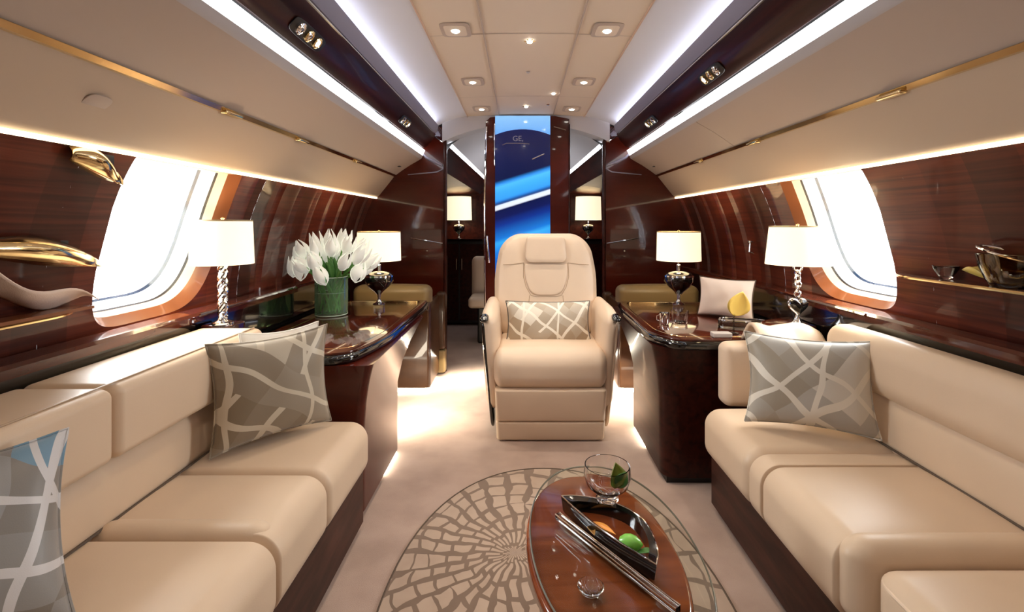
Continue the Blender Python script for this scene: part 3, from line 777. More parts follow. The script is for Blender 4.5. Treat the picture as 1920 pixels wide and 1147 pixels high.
# ------------------------------------------------------------------ sofas
def rollline(pts, name, r, mat, parent): return tube(name, pts, r, mat, parent, n=6)
def sofa(s):
    L = s < 0
    label = 'cream leather sofa on the left with a dark wood base' if L else 'cream leather sofa on the right with a banded seat seam'
    fx, jx, ux, ox = (-.53, -.965, -.905, -1.138) if L else (.69, 1.16, 1.115, 1.228)
    bx = -.575 if L else .75
    yend = 1.70 if L else 1.80
    o = Vector(((fx+ox)/2, .9, 0)); t = thing('sofa', o, label, 'sofa')
    def S(name, x0, x1, y0, y1, z0, z1, r, mat, **k):
        x0, x1 = sorted((x0-o.x, x1-o.x)); return span(name, x0, x1, y0-o.y, y1-o.y, z0, z1, r, mat, t, **k)
    # base
    yb = yend+(.12 if not L else .10)
    a, b = sorted((bx-o.x, ox-o.x)); 
    box('wood_base', a, b, -1.2-o.y, yb-.04-o.y, .03, .262, M['base'], t)
    a2, b2 = sorted((bx-o.x+s*.02, ox-o.x)); box('toe_kick', a2, b2, -1.2-o.y, yb-.06-o.y, 0, .03, M['dark'], t)
    bead = [(bx-s*.003-o.x, y-o.y, .256) for y in (-1.2, yb-.05)]
    tube('bead', bead, .0025, M['chrome'], t, n=6)
    # seats
    if L: cuts = [(1.332, yend), (1.058, 1.328), (.50, 1.054), (-.1, .496)]
    else: cuts = [(1.452, yend+.03), (1.375, 1.450), (1.052, 1.373)]
    for i, (y0, y1) in enumerate(cuts):
        ry = .022
        if i == 0:
            def fn(x, y, z, yy=y1-o.y):
                return (x, y, z)
            S('seat_cushion', fx, jx+s*.05, y0, y1, .245, .43, (.060, .030 if L else .045, .060), M['cream'], puff=(0, 0, .006), k=7)
        else:
            S('seat_cushion' if not (not L and i == 1) else 'seat_band', fx, jx+s*.05, y0, y1, .245, .430 if not (not L and i == 1) else .428, (.060, .012 if i != 1 or L else .006, .060), M['cream'], puff=(0, 0, .008 if (L or i != 1) else 0), k=7)
    if L:
        # soft ridge across the middle cushion
        S('seat_roll', fx+s*.035, jx, 1.060, 1.125, .35, .442, (.05, .032, .025), M['cream'], k=6)
    else:
        S('seat_roll', fx+s*.012, jx+s*.02, 1.008, 1.085, .255, .440, (.06, .036, .040), M['cream'], k=6)
        c = S('end_cushion', .728, jx+s*.05, .30, 1.004, .24, .415, (.05, .055, .03), M['cream'], puff=(0, 0, .012), k=6)
        out = roundpoly([(.733-o.x, .30-o.y), (.733-o.x, .998-o.y), (1.2-o.x, .998-o.y)], [0, .06, 0])
        tube('piping', [(p[0]-.002, p[1], .392) for p in out], .004, M['cream2'], t, n=8)
        S('end_cushion', .728, jx+s*.05, -.5, .296, .24, .415, (.05, .03, .03), M['cream'], k=6)
    # lumbar roll
    S('lumbar_roll', jx-s*.018, ox-s*.01, -.5, yend-.03 if L else yend-.03, .385, .602, (.055, .04, .07), M['cream'], puff=(.014, 0, 0), k=6)
    for cx_, cz_ in ((jx-s*.026, .434), (jx-s*.019 if L else jx-s*.022, .587)):
        tube('crease_shade', [(cx_-o.x, -.5-o.y, cz_), (cx_-o.x, yend-.05-o.y, cz_)], .0035, M['seam'], t, n=6)  # dark tube laid in as shade along the cushion joint
    # upper back
    bc = [(1.082, yend), (.32, 1.078), (-.5, .316)] if L else [(.9, yend-.02), (-.5, .896)]
    for y0, y1 in bc:
        if L: S('back_cushion', ux, ox, y0, y1, .585, .755, (.030, .020, .022), M['cream'], puff=(.006, 0, .004), k=5)
        else: S('back_cushion', ux, ox, y0, y1, .575, .760, (.045, .06, .06), M['cream'], puff=(.006, 0, .004), k=6)
    # stitched seam line along the back edge
    if L:
        tube('top_stitching', [(ux+s*.026-o.x, -.5-o.y, .7575), (ux+s*.026-o.x, yend-.02-o.y, .7575)], .0022, M['piping'], t, n=6)
    else:
        S('end_arm', .80, 1.22, yend+.075, yend+.165, .40, .648, (.035, .035, .03), M['cream2'], puff=(0, .01, .006), k=6)
    return t
sofa(-1); sofa(1)

# ------------------------------------------------------------------ pillows
def pillow(name, centre, right, up, w, h, th, mat, label, cat='cushion', group=None, pip=None, pinch=.11):
    n = 34; V = []; F = []
    for side in (1, -1):
        b = len(V)
        for i in range(n+1):
            for j in range(n+1):
                u = -1+2*i/n; v = -1+2*j/n
                px = u*(1 - pinch*(1-v*v)**1.0*abs(u)**3); py = v*(1 - pinch*(1-u*u)*abs(v)**3)
                e = max(0, (1-u**4))*max(0, (1-v**4))
                d = th*(e**.55)*(.62+.38*(1-u*u)*(1-v*v))
                d += .0025*math.sin(9*u+4*v*v)*e + .002*math.sin(7*v-3*u)*e
                V.append((px*w/2, py*h/2, side*d/2*1.0))
        for i in range(n):
            for j in range(n):
                a = b+i*(n+1)+j; F.append((a, a+1, a+n+2, a+n+1) if side < 0 else (a, a+n+1, a+n+2, a+1))
    o = mk(name, V, F, mat, merge=True, angle=75); basis(o, centre, right, up); tag(o, label, cat, group)
    pts = []
    m = 40
    for q in range(4):
        for i in range(m):
            t = -1+2*i/m
            u, v = ((t, -1), (1, t), (-t, 1), (-1, -t))[q]
            px = u*(1-pinch*(1-v*v)*abs(u)**3); py = v*(1-pinch*(1-u*u)*abs(v)**3)
            pts.append((px*w/2, py*h/2, 0))
    pts.append(pts[0])
    v, f = tubevf(pts, .0028, 6); e = mk('piping', v, f, pip or mat, o)
    return o
UP = Vector((0, 0, 1))
def lean(bl, br, h, back, **k):
    bl, br = Vector(bl), Vector(br); r = br-bl; n = Vector((-r.y, r.x, 0)).normalized()
    up = (UP*math.cos(back)+n*math.sin(back)); c = (bl+br)/2 + up*h/2
    return dict(centre=c, right=r, up=up, w=r.length, h=h, **k)
d = lean((-.893, 1.375, .447), (-.645, 1.635, .452), .325, .07)
pillow('throw_pillow', th=.105, mat=M['pil_l'], label='taupe pillow with pale crossing ribbons at the far end of the left sofa', **d)
d = lean((-.872, 1.50, .452), (-.70, 1.685, .452), .325, .06)
pillow('throw_pillow', th=.05, mat=M['white_cloth'], label='plain white pillow mostly hidden behind the taupe ribbon pillow', **d)
d = lean((.765, 1.635, .450), (1.12, 1.485, .450), .30, .20)
pillow('throw_pillow', th=.14, mat=M['pil_r'], label='silvery grey ribbon patterned pillow on the right sofa', **d)
d = lean((-.93, .56, .47), (-.735, .80, .462), .31, .42)
pillow('throw_pillow', th=.12, mat=M['pil_f'], label='grey and blue patterned pillow cut off at the lower left corner', **d)

# cream throw behind the right pillow, over the end arm
def throw():
    V = []; F = []; n = 26; m = 14
    for i in range(n+1):
        for j in range(m+1):
            u = i/n; v = j/m
            x = .93+.25*u; y = 1.845+.165*v
            z = .665+.032*math.sin(PI*v)+.016*math.sin(u*9+v*2.2)*math.sin(PI*v)+.022*math.exp(-((u-.42)/.16)**2)*math.sin(PI*v)
            z -= .03*(1-math.sin(PI*v))*.9
            V.append((x, y, z))
    for i in range(n):
        for j in range(m): F.append((i*(m+1)+j, (i+1)*(m+1)+j, (i+1)*(m+1)+j+1, i*(m+1)+j+1))
    o = mk('throw_blanket', V, F, M['cream2']); 
    md = o.modifiers.new('s', 'SOLIDIFY'); md.thickness = .012; md.offset = 1
    tag(o, 'cream rolled throw lying behind the silvery ribbon pillow', 'throw')
throw()

# ------------------------------------------------------------------ side tables
def table(s):
    L = s < 0
    y0, y1 = (1.765, 3.06) if L else (1.985, 3.0)
    xi = -.565 if L else .575; xw = -1.128 if L else 1.218
    label = 'dark glossy wood table with a vase of flowers beside the left sofa' if L else 'dark glossy wood table holding a yellow leaf beside the right sofa'
    o = Vector(((xi+xw)/2, (y0+y1)/2, 0)); t = thing('side_table', o, label, 'table')
    nx = xi+s*.07 if L else xi+s*.03
    if L: pts = [(xw, y0), (nx+.0, y0-.0), (xi, y0+.30), (xi, y1-.15), (xi-.015, y1), (xw, y1)]; rad = [0, .09, .16, .12, .035, 0]
    else: pts = [(xw, y0), (nx+.04, y0), (xi-.01, y0+.14), (xi+.0, y1-.25), (xi+.035, y1), (xw, y1)]; rad = [0, .06, .07, .12, .04, 0]
    poly = [(p[0]-o.x, p[1]-o.y) for p in roundpoly(pts, rad)]
    slab('edge_moulding', poly, .594, .632, M['black'], t, b=.017, seg=6)
    cx = sum(p[0] for p in pts)/6-o.x; cy = sum(p[1] for p in pts)/6-o.y
    inner = [(cx+(p[0]-cx)*.955, cy+(p[1]-cy)*.975) for p in poly]
    slab('table_top', inner, .628, .640, M['mahogx'], t, b=.003, seg=2)
    # inlaid frame line
    ins = [(cx+(p[0]-cx)*.80, cy+(p[1]-cy)*.88) for p in poly]
    tube('inlay_or_reflection_line', [(p[0], p[1], .6395) for p in ins+[ins[0]]], .0022, M['brass'], t, n=6)
    # flaring pedestal
    py0, py1 = (1.80, 2.36) if L else (2.06, 2.64)
    px = -.592 if L else .615
    V = []; F = []; zs = [0.03, .12, .25, .36, .44, .51, .56, .597]; n = None
    for k, z in enumerate(zs):
        fl = max(0, (z-.33)/.27)**2
        a = px - s*.0 - s*(-.0) ; xin = px - s*(fl*.045); yb = py1 + fl*.42
        ya = py0 - fl*.03
        xo2 = xw
        if L: P = [(xw, ya), (xin-.0, ya), (xin, yb), (xw, yb)]
        else: P = [(xw if True else 0, ya), (xin, ya), (xin, yb), (xw, yb)]
        R = roundpoly([(p[0]-o.x, p[1]-o.y) for p in P], [0, .035 if L else .07, .05, 0], 6); n = len(R)
        V += [(p[0], p[1], z) for p in R]
    for k in range(len(zs)-1):
        for i in range(n): F.append((k*n+i, k*n+(i+1) % n, (k+1)*n+(i+1) % n, (k+1)*n+i))
    F.append(tuple(range(n))[::-1]); F.append(tuple((len(zs)-1)*n+i for i in range(n)))
    mk('pedestal', V, F, M['mahog'] if L else M['rail'], t)
    a, b = sorted((px+s*.02-o.x, xw-o.x)); box('plinth', a, b, py0+.02-o.y, py1-.02-o.y, 0, .03, M['dark'], t)
    a, b = sorted((px+s*.012-o.x, px+s*.020-o.x)); box('floor_light', a, b, (py0+py1)/2+.05-o.y, py1-.01-o.y, .006, .024, M['floorled'], t)
    a, b = sorted((px+s*.03-o.x, xw-o.x)); box('floor_light', a, b, py1-.018-o.y, py1-.012-o.y, .006, .024, M['floorled'], t)
    # corner riser under the near lamp
    if L: r = roundpoly([(-1.135, 1.708), (-1.02, 1.708), (-1.02, 1.80), (-1.135, 1.80)], [0, .02, .03, 0])
    else: r = roundpoly([(1.225, 1.985), (1.00, 1.985), (1.05, 2.10), (1.225, 2.18)], [0, .03, .05, 0])
    z1 = .760 if L else .700
    slab('corner_riser', [(p[0]-o.x, p[1]-o.y) for p in r], .60, z1, M['mahogx'], t, b=.006)
table(-1); table(1)

# ------------------------------------------------------------------ olive armchairs behind the tables
def club(s):
    L = s < 0
    xi = -.60 if L else .655; xw = -1.12 if L else 1.20
    label = 'low brown leather armchair behind the %s' % ('table with the flower vase' if L else 'table with the yellow leaf')
    cx = (xi+xw)/2; t = thing('club_chair', (cx, 3.32, 0), label, 'armchair'); w = abs(xi-xw)/2
    span('back_cushion', -w, w, -.14, .02, .40, .705, (.05, .05, .045), M['olive'], t, puff=(0, .008, .008))
    span('seat_base', -w+.02, w-.02, -.13, .22, .05, .42, .03, M['brown'], t)
    span('side_panel', *sorted((-s*(w-.035), -s*(w+.008))), -.15, .24, .03, .60, (.015, .04, .04), M['brown'], t)
    span('front_panel', -w, w, -.165, -.13, .04, .56, (.012, .01, .012), M['brown'], t)
    box('plinth', -w+.04, w-.04, -.12, .2, 0, .05, M['dark'], t)
    box('floor_light', -w+.02, w-.02, -.150, -.144, .010, .034, M['floorled'], t)
    a, b = sorted((-s*(w-.03), -s*(w-.022))); box('floor_light', a, b, -.14, .22, .010, .034, M['floorled'], t)
    c = s*-1
club(-1); club(1)
# brown padded door pocket panels on the bulkhead sides of the doorway
for s, x in ((-1, -.578), (1, .652)):
    t = thing('padded_panel', (x, YF-.06, 0), 'brown padded panel on the %s doorpost below chair height' % ('left' if s < 0 else 'right'), 'panel')
    span('pad', -.04, .03, -.03, .055, .20, .62, (.02, .02, .03), M['brown'], t)
    span('lower_pad', -.04, .03, -.03, .055, .03, .195, (.015, .015, .015), M['olive'], t)

# ------------------------------------------------------------------ main armchair
def armchair(loc, label):
    t = thing('cabin_armchair', loc, label, 'armchair')
    tilt = .17
    def bk(x, y, z):
        q = (z-.45)/.60                   # 0 seat, 1 top
        w = 1.0 + .03*math.sin(PI*min(1, max(0, q))) - .13*max(0, q-.55)**1.4/.45**1.4
        # side bolsters wrap forward
        f = -.022*abs(x/.31)**2.5 if y < .40 else 0
        return (x*w, y+(z-.45)*tilt+f, z)
    softobj('backrest', (0, .44, .735), (.305, .062, .325), (.13, .05, .12), M['cream2'], t, puff=(0, .012, 0), fn=bk, k=8, m=10)
    def front(x, z, d): 
        p = bk(x, .378, z); return (p[0], p[1]-d-.011*(1-(x/.3)**2), p[2])
    def pad(name, outline, d, mat, par, rings=6):
        n = len(outline); cx = sum(p[0] for p in outline)/n; cz = sum(p[1] for p in outline)/n; V = []; F = []
        prof = [(1.0, -.02), (1.0, .25), (.985, .65), (.96, .88), (.90, 1), (.7, 1.05), (.4, 1.08), (.05, 1.1)]
        for sc, h in prof:
            V += [front(cx+(x-cx)*sc, cz+(z-cz)*sc, d*h) for x, z in outline]
        m = len(prof)
        for k in range(m-1):
            for i in range(n): F.append((k*n+i, k*n+(i+1) % n, (k+1)*n+(i+1) % n, (k+1)*n+i))
        F.append(tuple((m-1)*n+i for i in range(n)))
        return mk(name, V, F, mat, par)
    hr = roundpoly([(-.135, 1.045), (.135, 1.045), (.130, .885), (-.130, .885)], [.03, .03, .045, .045])
    pad('headrest', hr, .028, M['cream2'], t)
    u = roundpoly([(-.132, .878), (.132, .878), (.125, .78), (.085, .69), (-.085, .69), (-.125, .78)], [.012, .012, .06, .05, .05, .06])
    pad('centre_pad', u, .010, M['cream2'], t)
    # seams
    def seam(pts, name='seam'):
        tube(name, [front(x, z, .0) for x, z in pts], .0022, M['piping'], t, n=6)
    for s in (-1, 1):
        pts = [(s*.135, .884), (s*.20, .876), (s*.262, .872)]
        seam(pts)
        seam([(s*.098, .690), (s*.105, .62), (s*.11, .55)])
    def useam(sc=1.03):
        n = [(-.136, .884), (-.134, .80), (-.118, .74), (-.09, .69), (-.06, .682), (.06, .682), (.09, .69), (.118, .74), (.134, .80), (.136, .884)]
        return n
    seam(useam())
    # seat
    softobj('seat_cushion', (0, .20, .365), (.298, .245, .105), (.05, .09, .085), M['cream2'], t, puff=(0, .012, .014), k=8)
    # leg rest
    def lf(x, y, z): return (x*(1-.03*(.27-z)/.27), y+(.27-z)*.10-.0, z)
    softobj('leg_rest', (0, .0, .19), (.288, .045, .085), (.022, .03, .010), M['cream2'], t, puff=(0, .006, 0), fn=lf)
    softobj('leg_rest', (0, .0, .055), (.288, .045, .052), (.022, .03, .010), M['cream2'], t, puff=(0, .004, 0), fn=lf)
    box('seat_frame', -.26, .26, .10, .52, .03, .30, M['dark'], t)
    # arms
    for s in (-1, 1):
        def af(x, y, z, s=s):
            k = min(1, max(0, (z-.03)/.64))
            yy = y + (.05*(1-k) if y < .25 else 0)
            xx = x - s*.035*(1-k)**1.2
            if z > .5: yy += 0
            return (xx, yy, z - .05*max(0, (.12-y))/.2*max(0, k-.5)*2)
        softobj('armrest', (s*.322, .27, .40), (.044, .27, .275), (.040, .09, .06), M['cream2'], t, fn=af, k=7, puff=(.004, 0, 0))
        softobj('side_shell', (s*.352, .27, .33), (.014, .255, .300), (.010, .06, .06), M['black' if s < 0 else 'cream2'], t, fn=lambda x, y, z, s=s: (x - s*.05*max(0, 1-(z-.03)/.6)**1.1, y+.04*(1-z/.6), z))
        softobj('arm_cap', (s*.345, .018, .625), (.024, .035, .016), (.02, .03, .014), M['black'], t, k=4, fn=lambda x, y, z: (x, y, z+.25*(y)))
    return t
armchair((.158, 2.49, 0), 'large cream leather armchair facing the camera in front of the blue panel')
pillow('lumbar_pillow', (.160, 2.725, .560), (1, 0, .0), (0, .34, .94), .485, .25, .12, M['pil_c'], 'rectangular ribbon patterned pillow on the cream armchair', pip=M['dark'], pinch=.07)

# small cream seat glimpsed beyond the door
t = thing('dining_seat', (-.32, 4.75, 0), 'pale cream seat glimpsed through the gap left of the blue panel', 'seat')
span('backrest', -.16, .2, .0, .09, .36, .80, (.05, .04, .06), M['cream2'], t)
span('seat', -.16, .2, -.34, .0, .34, .44, (.04, .04, .03), M['cream2'], t)
span('pedestal', -.08, .12, -.25, -.05, 0.0, .34, .02, M['dark'], t)

# ------------------------------------------------------------------ rug and coffee table
RC = (.105, 1.40)
v, f = slabvf([(p[0], p[1]) for p in ring(0, 0, .515, .785, 96, 2.15)], 0, .007, .003, 2)
rug = mk('oval_rug', v, f, M['rug']); rug.location = (*RC, .001)
tag(rug, 'oval carved rug with a cracked web pattern under the coffee table', 'rug')
v, f = tubevf([(p[0], p[1], .006) for p in ring(0, 0, .515, .785, 96, 2.15)]+[(.515, 0, .006)], .0035, 6)
mk('bound_edge', v, f, M['seam'], rug)

TC = Vector((.188, 1.12, 0)); ZT = .38; TR = .05
ct = thing('coffee_table', TC, 'oval mahogany coffee table with a glass top in the centre foreground', 'table')
slab('wood_top', ring(0, 0, .173, .315, 72, 2.15, TR), ZT-.034, ZT-.010, M['oval'], ct, b=.010, seg=5)
slab('glass_top', ring(.027, .010, .190, .345, 80, 2.1, TR), ZT-.009, ZT, M['glass'], ct, b=.002, seg=2)
q = ring(.027, .010, .190, .345, 80, 2.1, TR); tube('glass_edge', [(p[0], p[1], ZT-.0045) for p in q+[q[0]]], .0022, plain('glass_edge', (.20, .19, .16), .1, coat=.5), ct, n=6)
lathe('pedestal', [(.055, .03), (.05, .1), (.045, .2), (.06, .30), (.10, ZT-.035), (0, ZT-.035)], M['oval'], ct, n=36, sy=1.9)
lathe('foot', [(.12, .009), (.12, .022), (.06, .032), (0, .032)], M['black'], ct, n=40, sy=1.7)
# almond tray: one straight side, one bowed side
P1 = Vector((.106, 1.235)); P2 = Vector((.280, .985))
def almond(p1, p2, bow, n=22, back=.012):
    d = p2-p1; nn = Vector((-d.y, d.x)).normalized(); 
    if nn.x < 0: nn = -nn
    out = []
    for i in range(n+1):
        q = i/n; out.append(p1+d*q + nn*bow*math.sin(PI*q)**.75)
    for i in range(1, n):
        q = 1-i/n; out.append(p1+d*q - nn*back*math.sin(PI*q))
    return out
cen = (P1+P2)/2; ty = thing('almond_tray', (cen.x, cen.y, ZT+.001), 'black almond shaped tray holding a green bud on the coffee table', 'tray')
outer = [p-cen for p in almond(P1, P2, .100)]
def scaled(P, k, c=None):
    c = c or sum(P, Vector((0, 0)))/len(P); return [c+(p-c)*k for p in P]
def trayring(P, z, k): return [(p.x, p.y, z) for p in scaled(P, k)]
R = [trayring(outer, 0, .92), trayring(outer, .004, .96), trayring(outer, .036, 1.0), trayring(outer, .040, .985), trayring(outer, .037, .82), trayring(outer, .010, .76)]
n = len(outer); V = sum(R, []); F = []
for k in range(len(R)-1):
    for i in range(n): F.append((k*n+i, k*n+(i+1) % n, (k+1)*n+(i+1) % n, (k+1)*n+i))
F.append(tuple(range(n))[::-1]); F.append(tuple((len(R)-1)*n+i for i in range(n)))
mk('tray_body', V, F, M['black'], ty)
q = trayring(outer, .0405, .992); tube('silver_rim', q+[q[0]], .0018, M['chrome'], ty, n=6)
q = trayring(outer, .011, .77); mk('tray_floor', [(a, b, .0125) for a, b, c in q], [tuple(range(n))], M['oval'], ty)
# glass ruler-like bar beside it
d = (P2-P1).normalized()
bar = thing('glass_bar', (P1.x-.012, P1.y-.03, ZT+.001), 'long clear glass bar lying along the straight side of the black tray', 'glass bar')
a = Vector((0, 0)); e = d*.36; nn = Vector((-d.y, d.x))*.007
slab('rod', [tuple(a-nn), tuple(e-nn), tuple(e+nn), tuple(a+nn)], 0, .014, M['clear'], bar, b=.002, seg=2)
for k in (-1, 1): tube('silver_edge', [(*(a+nn*k), .0135), (*(e+nn*k), .0135)], .0016, M['chrome'], bar, n=6)

def leafshape(name, L, W, mat, parent, loc, rot, cup=.2, th=.0015):
    V = []; F = []; n = 12; m = 6
    for i in range(n+1):
        u = i/n; w = W*math.sin(PI*u**.8)**.9
        for j in range(m+1):
            v = -1+2*j/m; V.append((v*w/2, u*L, cup*W*(v*v)*math.sin(PI*u) + .12*L*u*u))
    for i in range(n):
        for j in range(m): F.append((i*(m+1)+j, (i+1)*(m+1)+j, (i+1)*(m+1)+j+1, i*(m+1)+j+1))
    o = mk(name, V, F, mat, parent, merge=True); o.location = loc; o.rotation_euler = rot
    md = o.modifiers.new('s', 'SOLIDIFY'); md.thickness = th
    return o
bud = thing('green_bud', (.245, 1.065, ZT+.0148), 'bright green flower bud lying in the black almond tray', 'bud')
v, f = lathevf([(0, -.026), (.010, -.023), (.0165, -.012), (.018, 0), (.015, .012), (.008, .022), (0, .028)], 20)
o = mk('bud_body', v, f, M['lime'], bud, merge=True); o.rotation_euler = (PI/2-.1, 0, 1.2); o.location = (0, 0, .018)
tube('stem', [(-.015, .012, .012), (-.03, .022, .010), (-.045, .035, .006)], .0022, M['leaf'], bud, n=6)
leafshape('sepal', .045, .02, M['leaf'], bud, (.012, -.012, .006), (.2, 0, -2.0))
og = thing('orange_petal', (.165, 1.155, ZT+.0148), 'long orange petal lying in the black almond tray', 'petal')
leafshape('petal_blade', .10, .020, M['orange'], og, (0, .01, .002), (.12, 0, PI+.55), cup=.5)
leafshape('petal_tip', .055, .018, M['amber'], og, (.0, -.005, .002), (.1, 0, PI+.1), cup=.4)

# glass bowl with a leaf
bw = thing('glass_bowl', (.222, 1.222, ZT+.038), 'clear footed glass bowl holding a green leaf on the coffee table', 'bowl')
lathe('bowl_glass', [(0, 0), (.026, 0), (.026, .005), (.014, .012), (.030, .018), (.048, .034), (.054, .056), (.052, .078), (.0495, .078), (.051, .056), (.0455, .036), (.028, .022), (0, .0205)], M['clear'], bw, n=40)
bw.scale = (1.1,)*3
bw.location.z = ZT+.0415
lf = thing('green_leaf', (.240, 1.222, ZT+.068), 'green and brown leaf standing in the glass bowl', 'leaf')
leafshape('leaf_blade', .062, .050, plain('green_brown_leaf', (.20, .22, .03), .4), lf, (0, -.005, .0), (1.15, .2, .3), cup=.5)
leafshape('leaf_blade', .05, .035, M['leaf'], lf, (.008, .0, .0), (1.25, .5, -.5), cup=.4)
dd = thing('glass_dish', (.142, .965, ZT+.001), 'small round glass dish on the near end of the coffee table', 'dish')
lathe('dish_glass', [(0, 0), (.014, 0), (.022, .004), (.027, .012), (.025, .013), (.018, .007), (0, .005)], M['clear'], dd, n=32)

# ------------------------------------------------------------------ vase and tulips
VX, VY, VZ = -1.0, 2.545, .641
vs = thing('flower_vase', (VX, VY, VZ), 'clear green-tinted glass cylinder vase of white tulips on the left table', 'vase')
lathe('vase_glass', [(0, 0), (.078, 0), (.082, .004), (.083, .20), (.080, .202), (.077, .20), (.076, .014), (0, .014)], M['vase'], vs, n=48)
for zz, rr_, wd in ((.201, .0805, .0025), (.004, .080, .003), (.120, .0755, .0012)):
    tube('glass_rim', [(rr_*math.cos(2*PI*i/40), rr_*math.sin(2*PI*i/40), zz) for i in range(41)], wd, plain('pale_glass_rim', (.62, .75, .66), .15, coat=.5), vs, n=6)
lathe('water', [(0, .0145), (.0755, .0145), (.0755, .12), (0, .12)], M['water'], vs, n=40)
def bloom(V, F, tip, direc, L, W, opened):
    direc = direc.normalized(); a = direc.orthogonal().normalized(); b = direc.cross(a)
    for p in range(6):
        th = p*PI/3 + (.3 if p % 2 else 0); base = len(V); n = 7; m = 4; lay = .92 if p % 2 else 1
        for i in range(n+1):
            u = i/n
            rad = W*(math.sin(PI*min(1, u*.92)**.75))*(.5) * lay + opened*W*u*u*.8 + .002
            half = .62*math.sin(PI*min(.97, .08+u*.92))+.02
            for j in range(m+1):
                v = -1+2*j/m; an = th + v*half
                r = rad*(1-.08*v*v); V.append(tip+direc*(u*L - .006*v*v)+(a*math.cos(an)+b*math.sin(an))*r)
        for i in range(n):
            for j in range(m): F.append((base+i*(m+1)+j, base+(i+1)*(m+1)+j, base+(i+1)*(m+1)+j+1, base+i*(m+1)+j+1))
spots = [(-.215, .225, -.02), (-.165, .30, .03), (-.135, .34, -.03), (-.09, .365, .04), (-.055, .33, -.05), (-.02, .375, .03), (.02, .345, -.04), (.05, .39, .04), (.09, .355, -.01), (.125, .33, .05),
         (.155, .30, -.05), (.185, .27, .03), (.165, .20, -.06), (.01, .19, -.10), (-.10, .26, -.07), (.09, .27, -.08), (-.04, .27, -.08), (-.15, .21, -.06), (.12, .235, .07), (0, .30, .08), (-.07, .30, .09)]
grp = 'white tulips in the glass vase'
for i, (dx, dz, dy) in enumerate(spots):
    ra = i*2.4; root = Vector((VX+.055*math.cos(ra)*((i % 5)+1)/5, VY+.055*math.sin(ra)*((i % 5)+1)/5, VZ+.018))
    head = Vector((VX+dx*.90, VY+dy, VZ+dz*.90))
    rim = Vector((VX+dx*.26, VY+dy*.5, VZ+.19))
    pts = []
    for k in range(9):
        q = k/8; pts.append(root*(1-q)**2+rim*2*q*(1-q)*1.0+head*q*q)
    # stems stay inside the glass
    for p in pts:
        if p.z < VZ+.205:
            r = Vector((p.x-VX, p.y-VY)); 
            if r.length > .066: r *= .066/r.length; p.x = VX+r.x; p.y = VY+r.y
    t = thing('white_tulip', root, 'white tulip with a green stem standing in the glass vase', 'flower', grp)
    tube('stem', [p-root for p in pts], .0052, M['stem'], t, n=6)
    dr = (pts[-1]-pts[-3]).normalized(); dr = (dr+Vector((0, 0, .25))).normalized()
    V = []; F = []
    bloom(V, F, head-root, dr, random.uniform(.10, .13), random.uniform(.060, .080), random.choice((0, .15, .45)))
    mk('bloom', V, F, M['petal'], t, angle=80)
    if i % 3 != 1:
        lv = leafshape('leaf', .13, .036, M['leaf'], t, (rim-root)+Vector((0, 0, -.01)), (1.0, 0, 0), cup=.5)
        lv.rotation_euler = Vector((dx*2.2+random.uniform(-.3, .3), dy*2-.15, .55)).to_track_quat('Y', 'Z').to_euler()

# ------------------------------------------------------------------ things on the right table
pillow('small_pillow', (1.045, 2.44, .745), (.50, -.52, 0), (.12, .05, 1), .285, .200, .075, M['pinkcloth'], 'small plain blush pillow standing on the right table', pip=M['seam'], pinch=.09)
yl = thing('yellow_leaf', (.935, 2.10, .642), 'yellow leaf ornament standing on the right table', 'leaf ornament')
leafshape('leaf_blade', .115, .105, M['yellow'], yl, (.0, 0, .075), (PI/2-.05, .32, .08), cup=.15, th=.003)
lathe('leaf_stand', [(0, 0), (.022, 0), (.022, .004), (.004, .008), (.003, .085), (0, .085)], M['smoke'], yl, n=20)
mp = thing('silver_cup', (.692, 2.30, .641), 'small silver cup near the corner of the right table', 'cup')
lathe('cup_body', [(0, 0), (.018, 0), (.022, .01), (.024, .055), (.022, .055), (.020, .012), (0, .008)], M['chrome'], mp, n=28)
tube('cup_handle', [(-.023, 0, .045), (-.036, 0, .04), (-.036, 0, .02), (-.022, 0, .014)], .002, M['chrome'], mp, n=6)
gb = thing('glass_tumbler', (.775, 2.33, .641), 'low clear tumbler beside the silver cup', 'tumbler')
lathe('tumbler_glass', [(0, 0), (.035, 0), (.042, .06), (.039, .06), (.033, .008), (0, .006)], M['clear'], gb, n=32)
ga = thing('smoked_glass_ashtray', (1.02, 2.20, .641), 'smoked cut glass dish in front of the blush pillow', 'dish')
slab('dish_body', ring(0, 0, .105, .052, 40, 3, -.35), 0, .038, M['smoke'], ga, b=.006)
tube('silver_rim', [(p[0], p[1], .039) for p in ring(0, 0, .098, .046, 40, 3, -.35)]+[(ring(0, 0, .098, .046, 40, 3, -.35)[0][0], ring(0, 0, .098, .046, 40, 3, -.35)[0][1], .039)], .003, M['chrome'], ga, n=6)
nb = thing('smoked_glass_block', (.855, 2.04, .641), 'low frosted glass block at the near corner of the right table', 'block')
span('block', -.04, .04, -.02, .02, 0, .02, .004, plain('frosted_glass', (.55, .50, .48), .25, coat=.5), nb)

